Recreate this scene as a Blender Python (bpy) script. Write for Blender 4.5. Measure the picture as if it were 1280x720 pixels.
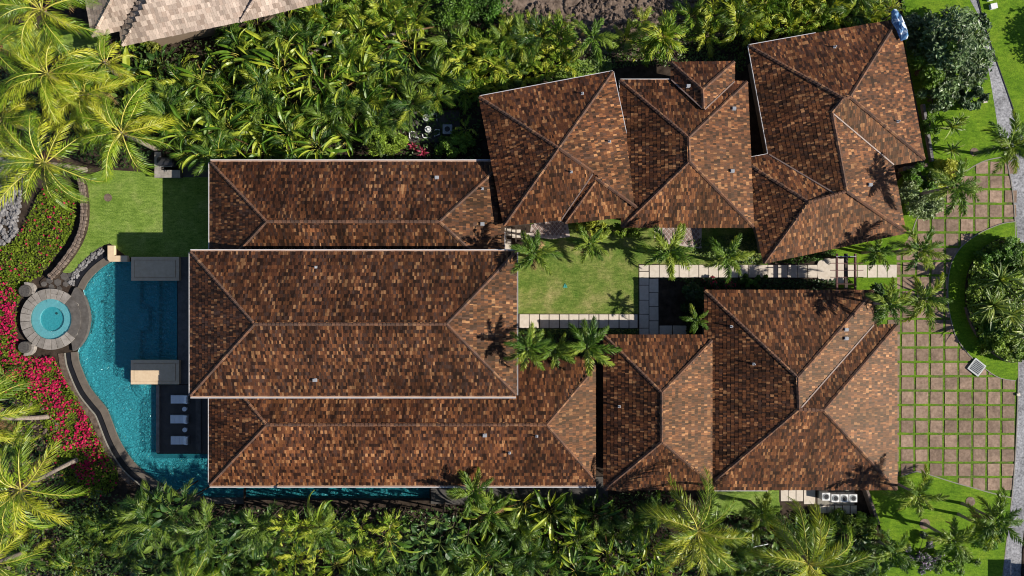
import bpy, bmesh, math, random
from mathutils import Vector, Matrix
from mathutils import noise as mnoise

# ------------------------------------------------------------------ camera, world, sun, exposure
scene = bpy.context.scene
for o in list(bpy.data.objects):
    bpy.data.objects.remove(o)
COL = scene.collection
H = 72.0            # drone height above the ground in metres
FPX = 864.0         # focal length in photo pixels (1280 wide)
cam_d = bpy.data.cameras.new("camera")
cam_d.sensor_width = 36.0
cam_d.lens = 36.0 * FPX / 1280.0
cam_d.clip_start = 0.5
cam_d.clip_end = 2000.0
cam = bpy.data.objects.new("camera", cam_d)
cam.location = (0, 0, H)
COL.objects.link(cam)
scene.camera = cam

SUN_EL = math.radians(31.0)
SUN_AZ = math.radians(-11.5)      # from +X, turned towards -Y
SUN_DIR = Vector((math.cos(SUN_EL) * math.cos(SUN_AZ), math.cos(SUN_EL) * math.sin(SUN_AZ), math.sin(SUN_EL)))
world = bpy.data.worlds.new("World")
scene.world = world
world.use_nodes = True
wn = world.node_tree
wn.nodes.clear()
w_out = wn.nodes.new("ShaderNodeOutputWorld")
w_bg = wn.nodes.new("ShaderNodeBackground")
w_sky = wn.nodes.new("ShaderNodeTexSky")
w_sky.sky_type = 'NISHITA'
w_sky.sun_disc = False
w_sky.sun_elevation = SUN_EL
w_sky.sun_rotation = math.radians(90.0) - SUN_AZ     # 0 = +Y, clockwise
w_sky.air_density = 0.42
w_sky.dust_density = 0.2
w_bg.inputs[1].default_value = 0.105
wn.links.new(w_sky.outputs[0], w_bg.inputs[0])
wn.links.new(w_bg.outputs[0], w_out.inputs[0])

sun_d = bpy.data.lights.new("sun", 'SUN')
sun_d.energy = 5.0
sun_d.angle = math.radians(0.5)
sun_d.color = (1.0, 0.93, 0.82)
sun = bpy.data.objects.new("sun", sun_d)
sun.rotation_euler = (-SUN_DIR).to_track_quat('-Z', 'Y').to_euler()
sun.location = SUN_DIR * 100
COL.objects.link(sun)

scene.view_settings.view_transform = 'Standard'
scene.view_settings.look = 'None'
scene.view_settings.gamma = 1.0
scene.view_settings.use_curve_mapping = False
scene.view_settings.exposure = 0.55
scene.render.engine = 'CYCLES'
scene.cycles.pixel_filter_type = 'BLACKMAN_HARRIS'
scene.cycles.filter_width = 1.05
scene.cycles.max_bounces = 6
scene.cycles.transparent_max_bounces = 12
scene.cycles.caustics_reflective = False
scene.cycles.caustics_refractive = False

# ------------------------------------------------------------------ helpers
RND = random.Random(11)
ZL = -0.7            # level of the pool terrace, a little below the rest of the plot


def P(px, py, z=0.0):
    """the point at height z that stands at this place of the plan"""
    f = (H - z) / FPX
    return Vector(((px - 640.0) * f, (360.0 - py) * f, z))


def tag(o, label=None, cat=None, group=None, kind=None):
    if label: o["label"] = label
    if cat: o["category"] = cat
    if group: o["group"] = group
    if kind: o["kind"] = kind
    return o


def empty(name, loc, label, cat, group=None, rz=0.0):
    o = bpy.data.objects.new(name, None)
    o.empty_display_size = 0.3
    o.location = loc
    o.rotation_euler = (0, 0, rz)
    COL.objects.link(o)
    return tag(o, label, cat, group)


def link(name, me, parent=None, mat4=None):
    o = bpy.data.objects.new(name, me)
    COL.objects.link(o)
    if parent is not None:
        o.parent = parent
    if mat4 is not None:
        o.matrix_local = mat4
    return o


class MB:
    """collects faces for one mesh"""
    def __init__(self):
        self.v, self.f, self.m, self.t = [], [], [], []

    def face(self, pts, m=0, t=None):
        b = len(self.v)
        self.v.extend([tuple(p) for p in pts])
        self.f.append(tuple(range(b, b + len(pts))))
        self.m.append(m)
        self.t.append(t or (1, 1, 1))

    def prism(self, pts, z0, z1, m=0, t=None, top=True, bottom=False):
        """vertical prism over a plan polygon (points with x, y)"""
        n = len(pts)
        area = sum(pts[i][0] * pts[(i + 1) % n][1] - pts[(i + 1) % n][0] * pts[i][1] for i in range(n))
        if area < 0:
            pts = list(reversed(pts))
        b = len(self.v)
        self.v.extend([(p[0], p[1], z0) for p in pts] + [(p[0], p[1], z1) for p in pts])
        for i in range(n):
            j = (i + 1) % n
            self.f.append((b + i, b + j, b + n + j, b + n + i)); self.m.append(m); self.t.append(t or (1, 1, 1))
        if top:
            self.f.append(tuple(b + n + i for i in range(n))); self.m.append(m); self.t.append(t or (1, 1, 1))
        if bottom:
            self.f.append(tuple(b + n - 1 - i for i in range(n))); self.m.append(m); self.t.append(t or (1, 1, 1))

    def box(self, c, s, m=0, rz=0.0, t=None):
        cx, cy, cz = c
        co, si = math.cos(rz), math.sin(rz)
        pts = []
        for x, y in ((-1, -1), (1, -1), (1, 1), (-1, 1)):
            lx, ly = x * s[0] / 2, y * s[1] / 2
            pts.append((cx + lx * co - ly * si, cy + lx * si + ly * co))
        self.prism(pts, cz - s[2] / 2, cz + s[2] / 2, m, t, True, True)

    def bar(self, a, b, w, h, m=0):
        """box beam between two points"""
        a, b = Vector(a), Vector(b)
        d = (b - a).normalized()
        side = d.cross(Vector((0, 0, 1)))
        if side.length < 1e-4:
            side = Vector((1, 0, 0))
        side.normalize()
        up = side.cross(d).normalized()
        q = []
        for p in (a, b):
            q.append([p + side * (w / 2) * sx + up * (h / 2) * sz for sx, sz in ((-1, -1), (1, -1), (1, 1), (-1, 1))])
        for i in range(4):
            j = (i + 1) % 4
            self.face([q[0][i], q[0][j], q[1][j], q[1][i]], m)
        self.face(list(reversed(q[0])), m)
        self.face(q[1], m)

    def tube(self, pts, radii, n=8, m=0, cap=True):
        pts = [Vector(p) for p in pts]
        b = len(self.v)
        k = len(pts)
        ref = Vector((0, 1, 0))
        for i, p in enumerate(pts):
            d = (pts[min(i + 1, k - 1)] - pts[max(i - 1, 0)])
            d = d.normalized() if d.length > 1e-6 else Vector((0, 0, 1))
            if abs(d.dot(ref)) > 0.95:
                ref = Vector((1, 0, 0))
            s = d.cross(ref).normalized()
            u = s.cross(d).normalized()
            for j in range(n):
                a = 2 * math.pi * j / n
                self.v.append(tuple(p + (s * math.cos(a) + u * math.sin(a)) * radii[i]))
        for i in range(k - 1):
            for j in range(n):
                jj = (j + 1) % n
                self.f.append((b + i * n + j, b + i * n + jj, b + (i + 1) * n + jj, b + (i + 1) * n + j))
                self.m.append(m); self.t.append((1, 1, 1))
        if cap:
            self.f.append(tuple(b + (k - 1) * n + j for j in range(n))); self.m.append(m); self.t.append((1, 1, 1))
            self.f.append(tuple(b + n - 1 - j for j in range(n))); self.m.append(m); self.t.append((1, 1, 1))

    def disk(self, c, r, z0, z1, n=32, m=0):
        self.prism([(c[0] + r * math.cos(2 * math.pi * i / n), c[1] + r * math.sin(2 * math.pi * i / n)) for i in range(n)], z0, z1, m)

    def mesh(self, name, mats, tint=False, smooth=False):
        me = bpy.data.meshes.new(name)
        me.from_pydata(self.v, [], self.f)
        for mt in (mats if isinstance(mats, (list, tuple)) else [mats]):
            me.materials.append(mt)
        if any(self.m):
            me.polygons.foreach_set("material_index", self.m)
        if tint:
            at = me.attributes.new("tint", 'FLOAT_COLOR', 'FACE')
            flat = []
            for t in self.t:
                flat.extend((t[0], t[1], t[2], 1.0))
            at.data.foreach_set("color", flat)
        if smooth:
            me.polygons.foreach_set("use_smooth", [True] * len(me.polygons))
        me.update()
        return me

    def build(self, name, mats, parent=None, tint=False, smooth=False):
        return link(name, self.mesh(name, mats, tint, smooth), parent)


def spline(pts, closed=False, n=6):
    """smooth curve through plan points"""
    out = []
    k = len(pts)
    rng = range(k) if closed else range(k - 1)
    for i in rng:
        p0 = pts[(i - 1) % k] if closed or i > 0 else pts[0]
        p1 = pts[i]
        p2 = pts[(i + 1) % k]
        p3 = pts[(i + 2) % k] if closed or i + 2 < k else pts[k - 1]
        for j in range(n):
            t = j / n
            out.append(tuple(0.5 * (2 * p1[c] + (p2[c] - p0[c]) * t + (2 * p0[c] - 5 * p1[c] + 4 * p2[c] - p3[c]) * t * t
                                    + (3 * p1[c] - p0[c] - 3 * p2[c] + p3[c]) * t ** 3) for c in (0, 1)))
    if not closed:
        out.append(tuple(pts[-1][:2]))
    return out


def inside(x, y, poly):
    c = False
    n = len(poly)
    j = n - 1
    for i in range(n):
        xi, yi = poly[i][0], poly[i][1]
        xj, yj = poly[j][0], poly[j][1]
        if (yi > y) != (yj > y) and x < (xj - xi) * (y - yi) / (yj - yi) + xi:
            c = not c
        j = i
    return c


def rand_in(poly, rnd):
    xs = [p[0] for p in poly]; ys = [p[1] for p in poly]
    while True:
        x = rnd.uniform(min(xs), max(xs)); y = rnd.uniform(min(ys), max(ys))
        if inside(x, y, poly):
            return x, y


def plan(pts, z=0.0):
    return [P(x, y, z) for x, y in pts]


# ------------------------------------------------------------------ materials
def new_mat(name):
    m = bpy.data.materials.new(name)
    m.use_nodes = True
    nt = m.node_tree
    b = nt.nodes["Principled BSDF"]
    return m, nt, b


def ramp(nt, fac, stops):
    r = nt.nodes.new("ShaderNodeValToRGB")
    els = r.color_ramp.elements
    while len(els) < len(stops):
        els.new(0.5)
    for e, (p, c) in zip(els, stops):
        e.position = p
        e.color = (c[0], c[1], c[2], 1)
    nt.links.new(fac, r.inputs[0])
    return r.outputs[0]


def tex_noise(nt, scale, detail=4.0, rough=0.6, coord=None, dist=0.0):
    n = nt.nodes.new("ShaderNodeTexNoise")
    n.inputs["Scale"].default_value = scale
    n.inputs["Detail"].default_value = detail
    n.inputs["Roughness"].default_value = rough
    n.inputs["Distortion"].default_value = dist
    if coord is None:
        g = nt.nodes.new("ShaderNodeNewGeometry")
        coord = g.outputs["Position"]
    nt.links.new(coord, n.inputs["Vector"])
    return n.outputs["Fac"]


def mixc(nt, fac, a, b, mode='MIX'):
    m = nt.nodes.new("ShaderNodeMix")
    m.data_type = 'RGBA'
    m.blend_type = mode
    for sock, val in ((m.inputs[0], fac), (m.inputs[6], a), (m.inputs[7], b)):
        if isinstance(val, (int, float)):
            sock.default_value = val
        elif isinstance(val, tuple):
            sock.default_value = (val[0], val[1], val[2], 1)
        else:
            nt.links.new(val, sock)
    return m.outputs[2]


def bump(nt, b, height, strength=0.5, dist=0.05):
    n = nt.nodes.new("ShaderNodeBump")
    n.inputs["Strength"].default_value = strength
    n.inputs["Distance"].default_value = dist
    nt.links.new(height, n.inputs["Height"])
    nt.links.new(n.outputs[0], b.inputs["Normal"])


def mat_plain(name, c1, c2, scale=3.0, rough=0.8, metal=0.0, bmp=0.2, bscale=None, spec=0.4, objrand=0.0, stain=0.0):
    m, nt, b = new_mat(name)
    f = tex_noise(nt, scale, 5, 0.65)
    col = ramp(nt, f, [(0.3, c1), (0.7, c2)])
    if objrand:
        oi = nt.nodes.new("ShaderNodeObjectInfo")
        mr = nt.nodes.new("ShaderNodeMapRange")
        mr.inputs[3].default_value = 1 - objrand
        mr.inputs[4].default_value = 1 + objrand
        nt.links.new(oi.outputs["Random"], mr.inputs[0])
        vm = nt.nodes.new("ShaderNodeVectorMath"); vm.operation = 'SCALE'
        nt.links.new(col, vm.inputs[0]); nt.links.new(mr.outputs[0], vm.inputs[3])
        col = vm.outputs[0]
    if stain:
        st = ramp(nt, tex_noise(nt, 0.35, 6, 0.7, None, 0.8), [(0.35, (1 - stain,) * 3), (0.65, (1 + stain,) * 3)])
        col = mixc(nt, 1.0, col, st, 'MULTIPLY')
    nt.links.new(col, b.inputs["Base Color"])
    b.inputs["Roughness"].default_value = rough
    b.inputs["Metallic"].default_value = metal
    b.inputs["Specular IOR Level"].default_value = spec
    if bmp:
        bump(nt, b, tex_noise(nt, bscale or scale * 6, 4, 0.7), bmp, 0.03)
    return m


def mat_tint(name, rough=0.8, noise_scale=9.0, lo=0.6, hi=1.35, spec=0.3, stain=None):
    """base colour kept per piece in the face attribute 'tint', broken up with grain"""
    m, nt, b = new_mat(name)
    a = nt.nodes.new("ShaderNodeAttribute")
    a.attribute_name = "tint"
    f = tex_noise(nt, noise_scale, 4, 0.7)
    g = ramp(nt, f, [(0.25, (lo, lo, lo)), (0.75, (hi, hi, hi))])
    col = mixc(nt, 1.0, a.outputs["Color"], g, 'MULTIPLY')
    if stain:
        s = tex_noise(nt, 0.16, 5, 0.7, None, 0.6)
        sr = ramp(nt, s, [(0.42, (1, 1, 1)), (0.62, stain)])
        col = mixc(nt, 1.0, col, sr, 'MULTIPLY')
    nt.links.new(col, b.inputs["Base Color"])
    b.inputs["Roughness"].default_value = rough
    b.inputs["Specular IOR Level"].default_value = spec
    b.inputs["Specular Tint"].default_value = (1.0, 0.70, 0.44, 1)
    bump(nt, b, tex_noise(nt, 40.0, 3, 0.6), 0.25, 0.01)
    return m


def mat_leaf(name, c1, c2, c3=None, rough=0.42, transl=0.25, spec=0.5, tint=False):
    m, nt, b = new_mat(name)
    oi = nt.nodes.new("ShaderNodeObjectInfo")
    f = tex_noise(nt, 1.7, 3, 0.6)
    add = nt.nodes.new("ShaderNodeMath"); add.operation = 'MULTIPLY_ADD'
    nt.links.new(f, add.inputs[0]); add.inputs[1].default_value = 0.5
    half = nt.nodes.new("ShaderNodeMath"); half.operation = 'MULTIPLY'
    nt.links.new(oi.outputs["Random"], half.inputs[0]); half.inputs[1].default_value = 0.6
    nt.links.new(half.outputs[0], add.inputs[2])
    stops = [(0.15, c1), (0.5, c2)] + ([(0.8, c3)] if c3 else [])
    col = ramp(nt, add.outputs[0], stops)
    if tint:
        a = nt.nodes.new("ShaderNodeAttribute"); a.attribute_name = "tint"
        col = mixc(nt, 1.0, col, a.outputs["Color"], 'MULTIPLY')
    nt.links.new(col, b.inputs["Base Color"])
    b.inputs["Roughness"].default_value = rough
    b.inputs["Specular IOR Level"].default_value = spec
    out = nt.nodes["Material Output"]
    tr = nt.nodes.new("ShaderNodeBsdfTranslucent")
    tc = mixc(nt, 1.0, col, (1.5, 1.35, 0.5), 'MULTIPLY')
    nt.links.new(tc, tr.inputs[0])
    mx = nt.nodes.new("ShaderNodeMixShader")
    mx.inputs[0].default_value = transl
    nt.links.new(b.outputs[0], mx.inputs[1]); nt.links.new(tr.outputs[0], mx.inputs[2])
    nt.links.new(mx.outputs[0], out.inputs[0])
    return m


def mat_grass(name, cols, scale=0.5):
    m, nt, b = new_mat(name)
    big = tex_noise(nt, scale, 5, 0.65)
    fine = tex_noise(nt, 9.0, 4, 0.75)
    c = ramp(nt, big, [(0.3, cols[0]), (0.5, cols[1]), (0.72, cols[2])])
    g = ramp(nt, fine, [(0.3, (0.55, 0.6, 0.5)), (0.7, (1.4, 1.35, 1.4))])
    c = mixc(nt, 1.0, c, g, 'MULTIPLY')
    gp = nt.nodes.new("ShaderNodeNewGeometry")
    mpg = nt.nodes.new("ShaderNodeMapping")
    mpg.inputs["Scale"].default_value = (0.55, 1.6, 1.0)
    nt.links.new(gp.outputs["Position"], mpg.inputs[0])
    mid = tex_noise(nt, 2.6, 4, 0.8, mpg.outputs[0])
    g2 = ramp(nt, mid, [(0.3, (0.58, 0.68, 0.52)), (0.7, (1.48, 1.36, 1.5))])
    c = mixc(nt, 1.0, c, g2, 'MULTIPLY')
    nt.links.new(c, b.inputs["Base Color"])
    b.inputs["Roughness"].default_value = 0.9
    b.inputs["Specular IOR Level"].default_value = 0.15
    bump(nt, b, tex_noise(nt, 14.0, 4, 0.8), 0.9, 0.06)
    return m


def mat_water(name, tintc, body, mixf, scale):
    m, nt, b = new_mat(name)
    nt.nodes.remove(b)
    out = nt.nodes["Material Output"]
    g = nt.nodes.new("ShaderNodeNewGeometry")
    mp = nt.nodes.new("ShaderNodeMapping")
    mp.inputs["Rotation"].default_value = (0, 0, math.radians(25))
    mp.inputs["Scale"].default_value = (1.0, 1.7, 1.0)
    nt.links.new(g.outputs["Position"], mp.inputs[0])
    f = tex_noise(nt, scale, 3, 0.55, mp.outputs[0], 1.2)
    bp = nt.nodes.new("ShaderNodeBump")
    bp.inputs["Strength"].default_value = 1.0
    bp.inputs["Distance"].default_value = 1.0
    nt.links.new(f, bp.inputs["Height"])
    tr = nt.nodes.new("ShaderNodeBsdfTransparent")
    tr.inputs[0].default_value = (*tintc, 1)
    df = nt.nodes.new("ShaderNodeBsdfDiffuse")
    df.inputs[0].default_value = (*body, 1)
    nt.links.new(bp.outputs[0], df.inputs["Normal"])
    mx = nt.nodes.new("ShaderNodeMixShader")
    mx.inputs[0].default_value = mixf
    nt.links.new(tr.outputs[0], mx.inputs[1]); nt.links.new(df.outputs[0], mx.inputs[2])
    gl = nt.nodes.new("ShaderNodeBsdfGlossy")
    gl.inputs["Roughness"].default_value = 0.08
    nt.links.new(bp.outputs[0], gl.inputs["Normal"])
    fr = nt.nodes.new("ShaderNodeFresnel")
    fr.inputs[0].default_value = 1.33
    m2 = nt.nodes.new("ShaderNodeMixShader")
    front = nt.nodes.new("ShaderNodeMath"); front.operation = 'SUBTRACT'   # no total reflection for light coming up from the floor
    front.inputs[0].default_value = 1.0
    nt.links.new(g.outputs["Backfacing"], front.inputs[1])
    ff = nt.nodes.new("ShaderNodeMath"); ff.operation = 'MULTIPLY'
    nt.links.new(fr.outputs[0], ff.inputs[0]); nt.links.new(front.outputs[0], ff.inputs[1])
    nt.links.new(ff.outputs[0], m2.inputs[0])
    nt.links.new(mx.outputs[0], m2.inputs[1]); nt.links.new(gl.outputs[0], m2.inputs[2])
    nt.links.new(m2.outputs[0], out.inputs[0])
    return m


M = {}
M['shingle'] = mat_tint('cedar_shingle', 0.6, 14.0, 0.55, 1.45, 0.36, (0.66, 0.60, 0.60))
M['shingle_old'] = mat_tint('weathered_shingle', 0.6, 14.0, 0.55, 1.45, 0.36, (0.52, 0.46, 0.45))
M['tile_pale'] = mat_tint('pale_concrete_tile', 0.85, 8.0, 0.8, 1.15, 0.2)
M['deck_board'] = mat_plain('dark_roof_board', (0.02, 0.012, 0.009), (0.035, 0.022, 0.016), 4, 0.9)
M['cap'] = mat_tint('ridge_cap', 0.8, 9.0, 0.6, 1.3, 0.25)
M['gutter'] = mat_plain('pale_gutter_metal', (0.50, 0.49, 0.50), (0.62, 0.60, 0.60), 1.2, 0.45, 0.0, 0.05)
M['trough'] = mat_plain('copper_pink_trough', (0.30, 0.17, 0.11), (0.50, 0.33, 0.23), 0.9, 0.6, 0.0, 0.05)
M['flash'] = mat_plain('copper_flashing', (0.19, 0.125, 0.10), (0.28, 0.20, 0.165), 1.0, 0.5, 0.0, 0.05)
M['wall'] = mat_plain('plaster', (0.22, 0.16, 0.11), (0.28, 0.21, 0.15), 1.0, 0.9)
M['wall_pale'] = mat_plain('pale_plaster', (0.4, 0.34, 0.28), (0.5, 0.43, 0.36), 1.0, 0.9)
M['white'] = mat_plain('white_paint', (0.70, 0.70, 0.70), (0.8, 0.8, 0.8), 2.0, 0.5, 0, 0)
M['dark_metal'] = mat_plain('dark_metal', (0.03, 0.03, 0.035), (0.05, 0.05, 0.055), 3.0, 0.45, 0.3, 0.05)
M['grey_metal'] = mat_plain('grey_metal', (0.24, 0.26, 0.27), (0.34, 0.36, 0.37), 3.0, 0.45, 0.2, 0.05)
M['soil'] = mat_plain('lava_soil', (0.018, 0.013, 0.010), (0.075, 0.055, 0.042), 1.3, 0.95, 0, 0.8, 5.0, 0.1)
M['rubble'] = mat_plain('brown_rubble', (0.07, 0.05, 0.038), (0.28, 0.21, 0.165), 1.6, 0.95, 0, 1.0, 4.0, 0.1, 0, 0.3)
M['lava'] = mat_plain('lava_rock', (0.05, 0.045, 0.045), (0.19, 0.175, 0.17), 1.5, 0.95, 0, 0.8, 6.0, 0.1)
M['lava_pale'] = mat_plain('pale_lava_rock', (0.07, 0.065, 0.066), (0.30, 0.29, 0.29), 1.8, 0.95, 0, 0.8, 6.0, 0.1)
M['lava_brown'] = mat_plain('brown_lava_rock', (0.05, 0.036, 0.028), (0.20, 0.15, 0.12), 1.8, 0.95, 0, 0.8, 6.0, 0.1)
M['wall_stone'] = mat_plain('lava_stone_wall', (0.10, 0.075, 0.06), (0.24, 0.185, 0.15), 3.5, 0.95, 0, 0.8, 8.0, 0.1, 0.2)
M['lawn'] = mat_grass('lawn_grass', [(0.11, 0.19, 0.024), (0.165, 0.255, 0.045), (0.23, 0.29, 0.08)], 0.45)
M['lawn_dry'] = mat_grass('dry_lawn_grass', [(0.065, 0.145, 0.016), (0.15, 0.205, 0.042), (0.30, 0.275, 0.11)], 0.35)
M['lawn_lush'] = mat_grass('lush_lawn_grass', [(0.075, 0.165, 0.006), (0.12, 0.225, 0.010), (0.17, 0.26, 0.018)], 0.4)
M['road'] = mat_plain('grey_gravel_asphalt', (0.12, 0.12, 0.13), (0.42, 0.42, 0.44), 4.5, 0.9, 0, 0.6, 20.0, 0.2, 0, 0.25)
M['kerb'] = mat_plain('concrete_kerb', (0.20, 0.185, 0.155), (0.28, 0.26, 0.22), 3.0, 0.9)
M['paver'] = mat_plain('tan_brown_paver', (0.17, 0.115, 0.08), (0.32, 0.225, 0.165), 3.0, 0.85, 0, 0.4, 14.0, 0.2, 0.18, 0.28)
M['stone_cream'] = mat_plain('cream_stone', (0.54, 0.47, 0.39), (0.66, 0.59, 0.51), 2.5, 0.8, 0, 0.15, 14.0, 0.3, 0.06)
M['stone_sand'] = mat_plain('sand_stone', (0.58, 0.43, 0.28), (0.68, 0.53, 0.36), 2.5, 0.8, 0, 0.1, 14.0, 0.3)
M['stone_grey'] = mat_plain('grey_flagstone', (0.19, 0.17, 0.15), (0.33, 0.30, 0.27), 2.0, 0.85, 0, 0.3, 10.0, 0.3, 0.2)
M['stone_dark'] = mat_plain('dark_flagstone', (0.07, 0.062, 0.056), (0.13, 0.118, 0.108), 2.0, 0.8, 0, 0.3, 10.0, 0.3, 0.15)
M['coping'] = mat_plain('brown_coping', (0.10, 0.082, 0.066), (0.15, 0.125, 0.10), 1.5, 0.75, 0, 0.2, 10.0)
M['deck'] = mat_plain('dark_deck_stone', (0.055, 0.05, 0.048), (0.085, 0.077, 0.07), 1.2, 0.8, 0, 0.15, 10.0)
M['black'] = mat_plain('black_trough', (0.008, 0.008, 0.010), (0.016, 0.016, 0.02), 1.5, 0.5, 0, 0.1)
M['pool'] = mat_plain('pool_plaster', (0.17, 0.36, 0.40), (0.27, 0.46, 0.50), 2.5, 0.7, 0, 0.2, 5.0)
M['spa_floor'] = mat_plain('spa_floor_depth_tint', (0.05, 0.27, 0.31), (0.09, 0.36, 0.40), 5.0, 0.5, 0, 0.1, 8.0)  # light lost in the deeper water is painted in as teal floor colour
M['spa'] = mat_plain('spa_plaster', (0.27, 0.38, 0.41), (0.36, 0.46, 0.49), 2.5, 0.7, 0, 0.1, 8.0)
M['water'] = mat_water('pool_water', (0.40, 0.84, 0.89), (0.055, 0.42, 0.50), 0.46, 2.1)
M['spa_water'] = mat_water('spa_water', (0.62, 0.93, 0.95), (0.16, 0.70, 0.80), 0.15, 4.0)
M['tarp'], _nt, _b = new_mat('blue_white_tarp')
_c = ramp(_nt, tex_noise(_nt, 1.7, 3, 0.6, None, 0.6), [(0.40, (0.05, 0.13, 0.28)), (0.52, (0.16, 0.30, 0.48)), (0.60, (0.70, 0.74, 0.80))])
_nt.links.new(_c, _b.inputs["Base Color"]); _b.inputs["Roughness"].default_value = 0.25
M['cushion'] = mat_plain('white_cushion', (0.72, 0.75, 0.79), (0.80, 0.82, 0.85), 2.0, 0.9, 0, 0.1)
M['wood_red'] = mat_plain('red_brown_timber', (0.085, 0.030, 0.028), (0.13, 0.05, 0.045), 2.0, 0.7)
M['wood_dark'] = mat_plain('dark_timber', (0.04, 0.028, 0.02), (0.07, 0.048, 0.034), 2.0, 0.8)
M['terra'] = mat_plain('pink_brown_tile', (0.20, 0.135, 0.115), (0.28, 0.195, 0.17), 2.0, 0.8)
M['terra_pale'] = mat_plain('pale_pink_tile', (0.40, 0.33, 0.30), (0.50, 0.42, 0.38), 2.0, 0.8)
M['navy'] = mat_plain('navy_paint', (0.012, 0.025, 0.06), (0.02, 0.035, 0.08), 2.0, 0.35)
M['glass'] = mat_plain('dark_glass', (0.01, 0.013, 0.016), (0.02, 0.022, 0.026), 2.0, 0.1, 0, 0)
M['trunk'] = mat_plain('palm_trunk', (0.16, 0.125, 0.10), (0.34, 0.28, 0.235), 5.0, 0.9, 0, 0.5)
M['trunk_dark'] = mat_plain('shrub_stem', (0.05, 0.035, 0.025), (0.10, 0.075, 0.055), 5.0, 0.9)
M['shaft'] = mat_plain('green_crownshaft', (0.07, 0.12, 0.03), (0.12, 0.18, 0.05), 3.0, 0.5)
M['rachis'] = mat_plain('yellow_rachis', (0.34, 0.32, 0.05), (0.48, 0.43, 0.08), 2.0, 0.5, 0, 0)
M['rachis_g'] = mat_plain('green_rachis', (0.10, 0.14, 0.03), (0.16, 0.20, 0.05), 2.0, 0.5, 0, 0)
M['husk'] = mat_plain('brown_husk', (0.14, 0.075, 0.035), (0.24, 0.14, 0.06), 4.0, 0.8)
M['vent'] = mat_plain('vent_metal', (0.26, 0.27, 0.29), (0.36, 0.37, 0.39), 3.0, 0.5, 0, 0)
M['pillar'] = mat_plain('dark_pillar_stone', (0.035, 0.03, 0.028), (0.11, 0.10, 0.09), 6.0, 0.85, 0, 0.5, 14.0)
M['coco'] = mat_leaf('coconut_leaflet', (0.055, 0.13, 0.008), (0.18, 0.28, 0.012), (0.44, 0.45, 0.03), 0.40, 0.24, 0.5)
M['foxtail'] = mat_leaf('feather_palm_leaflet', (0.04, 0.105, 0.012), (0.11, 0.20, 0.018), (0.26, 0.33, 0.04), 0.48, 0.28, 0.35)
M['bird'] = mat_leaf('paddle_leaf', (0.032, 0.092, 0.010), (0.105, 0.205, 0.014), (0.37, 0.43, 0.04), 0.40, 0.26, 0.45)
M['bird_dark'] = mat_leaf('dark_paddle_leaf', (0.018, 0.052, 0.014), (0.042, 0.10, 0.016), (0.14, 0.21, 0.03), 0.45, 0.2, 0.35)
M['lime'] = mat_leaf('lime_leaflet', (0.05, 0.12, 0.010), (0.15, 0.25, 0.016), (0.40, 0.43, 0.045), 0.5, 0.26, 0.3)
M['shrub'] = mat_leaf('shrub_leaf', (0.045, 0.12, 0.012), (0.09, 0.19, 0.018), (0.20, 0.29, 0.03), 0.5, 0.25, 0.3, True)
M['shrub_grey'] = mat_leaf('grey_green_leaf', (0.04, 0.08, 0.026), (0.085, 0.145, 0.048), (0.18, 0.245, 0.085), 0.42, 0.18, 0.45, True)
M['shrub_yellow'] = mat_leaf('yellow_leaf', (0.18, 0.22, 0.03), (0.28, 0.30, 0.05), (0.36, 0.36, 0.08), 0.5, 0.25, 0.4, True)
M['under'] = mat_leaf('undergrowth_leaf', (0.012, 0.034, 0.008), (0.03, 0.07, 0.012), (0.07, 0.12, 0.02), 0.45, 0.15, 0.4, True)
M['boug'] = mat_leaf('bougainvillea_leaf', (0.11, 0.18, 0.014), (0.24, 0.29, 0.022), (0.42, 0.38, 0.04), 0.55, 0.28, 0.2, True)
M['bract'] = mat_leaf('magenta_bract', (0.42, 0.012, 0.07), (0.56, 0.014, 0.11), (0.62, 0.03, 0.08), 0.6, 0.25, 0.2, True)
M['ti'] = mat_leaf('red_ti_leaf', (0.16, 0.012, 0.03), (0.30, 0.02, 0.06), (0.42, 0.06, 0.10), 0.45, 0.2)
M['ros'] = mat_leaf('sword_leaf', (0.05, 0.11, 0.016), (0.13, 0.21, 0.03), (0.34, 0.40, 0.10), 0.45, 0.22, 0.4)
M['lilac'] = mat_leaf('purple_flower', (0.20, 0.14, 0.24), (0.30, 0.22, 0.34), (0.35, 0.3, 0.38), 0.6, 0.2, 0.2, True)
M['dead'] = mat_leaf('dry_leaf', (0.10, 0.055, 0.025), (0.20, 0.12, 0.05), (0.30, 0.20, 0.09), 0.7, 0.1, 0.2)
M['joint'] = mat_grass('joint_grass', [(0.10, 0.09, 0.05), (0.10, 0.20, 0.012), (0.15, 0.26, 0.02)], 0.8)
M['deep'] = mat_leaf('deep_green_leaflet', (0.016, 0.050, 0.010), (0.045, 0.11, 0.014), (0.17, 0.25, 0.03), 0.42, 0.22, 0.4)

# ------------------------------------------------------------------ the setting
def slab(name, pts, z0, z1, mat, parent=None, kind='structure', label=None, cat=None):
    b = MB()
    b.prism([(p.x, p.y) for p in plan(pts, z1)], z0, z1)
    o = b.build(name, mat, parent)
    if parent is None:
        tag(o, label, cat, None, kind)
    return o


POOL = spline([(137, 327), (126, 334), (117, 342), (110, 350), (104, 361)], n=4) + \
    spline([(104.5, 362), (109, 380), (111, 400), (107, 420), (99, 437)], n=5) + \
    spline([(98, 440), (98, 455), (102, 471), (108, 485), (119, 499), (132, 514), (139, 529), (144.5, 543), (151, 556), (159, 568), (168, 579),
            (180, 590), (198, 603), (217, 613), (240, 620), (262, 622)], n=4) + \
    [(538, 623), (538, 596), (270, 596), (270, 567), (197, 567), (197, 481), (222, 481), (222, 327)]

ZW = ZL - 0.14       # water level
ZB = ZL - 1.25       # pool floor


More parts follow.
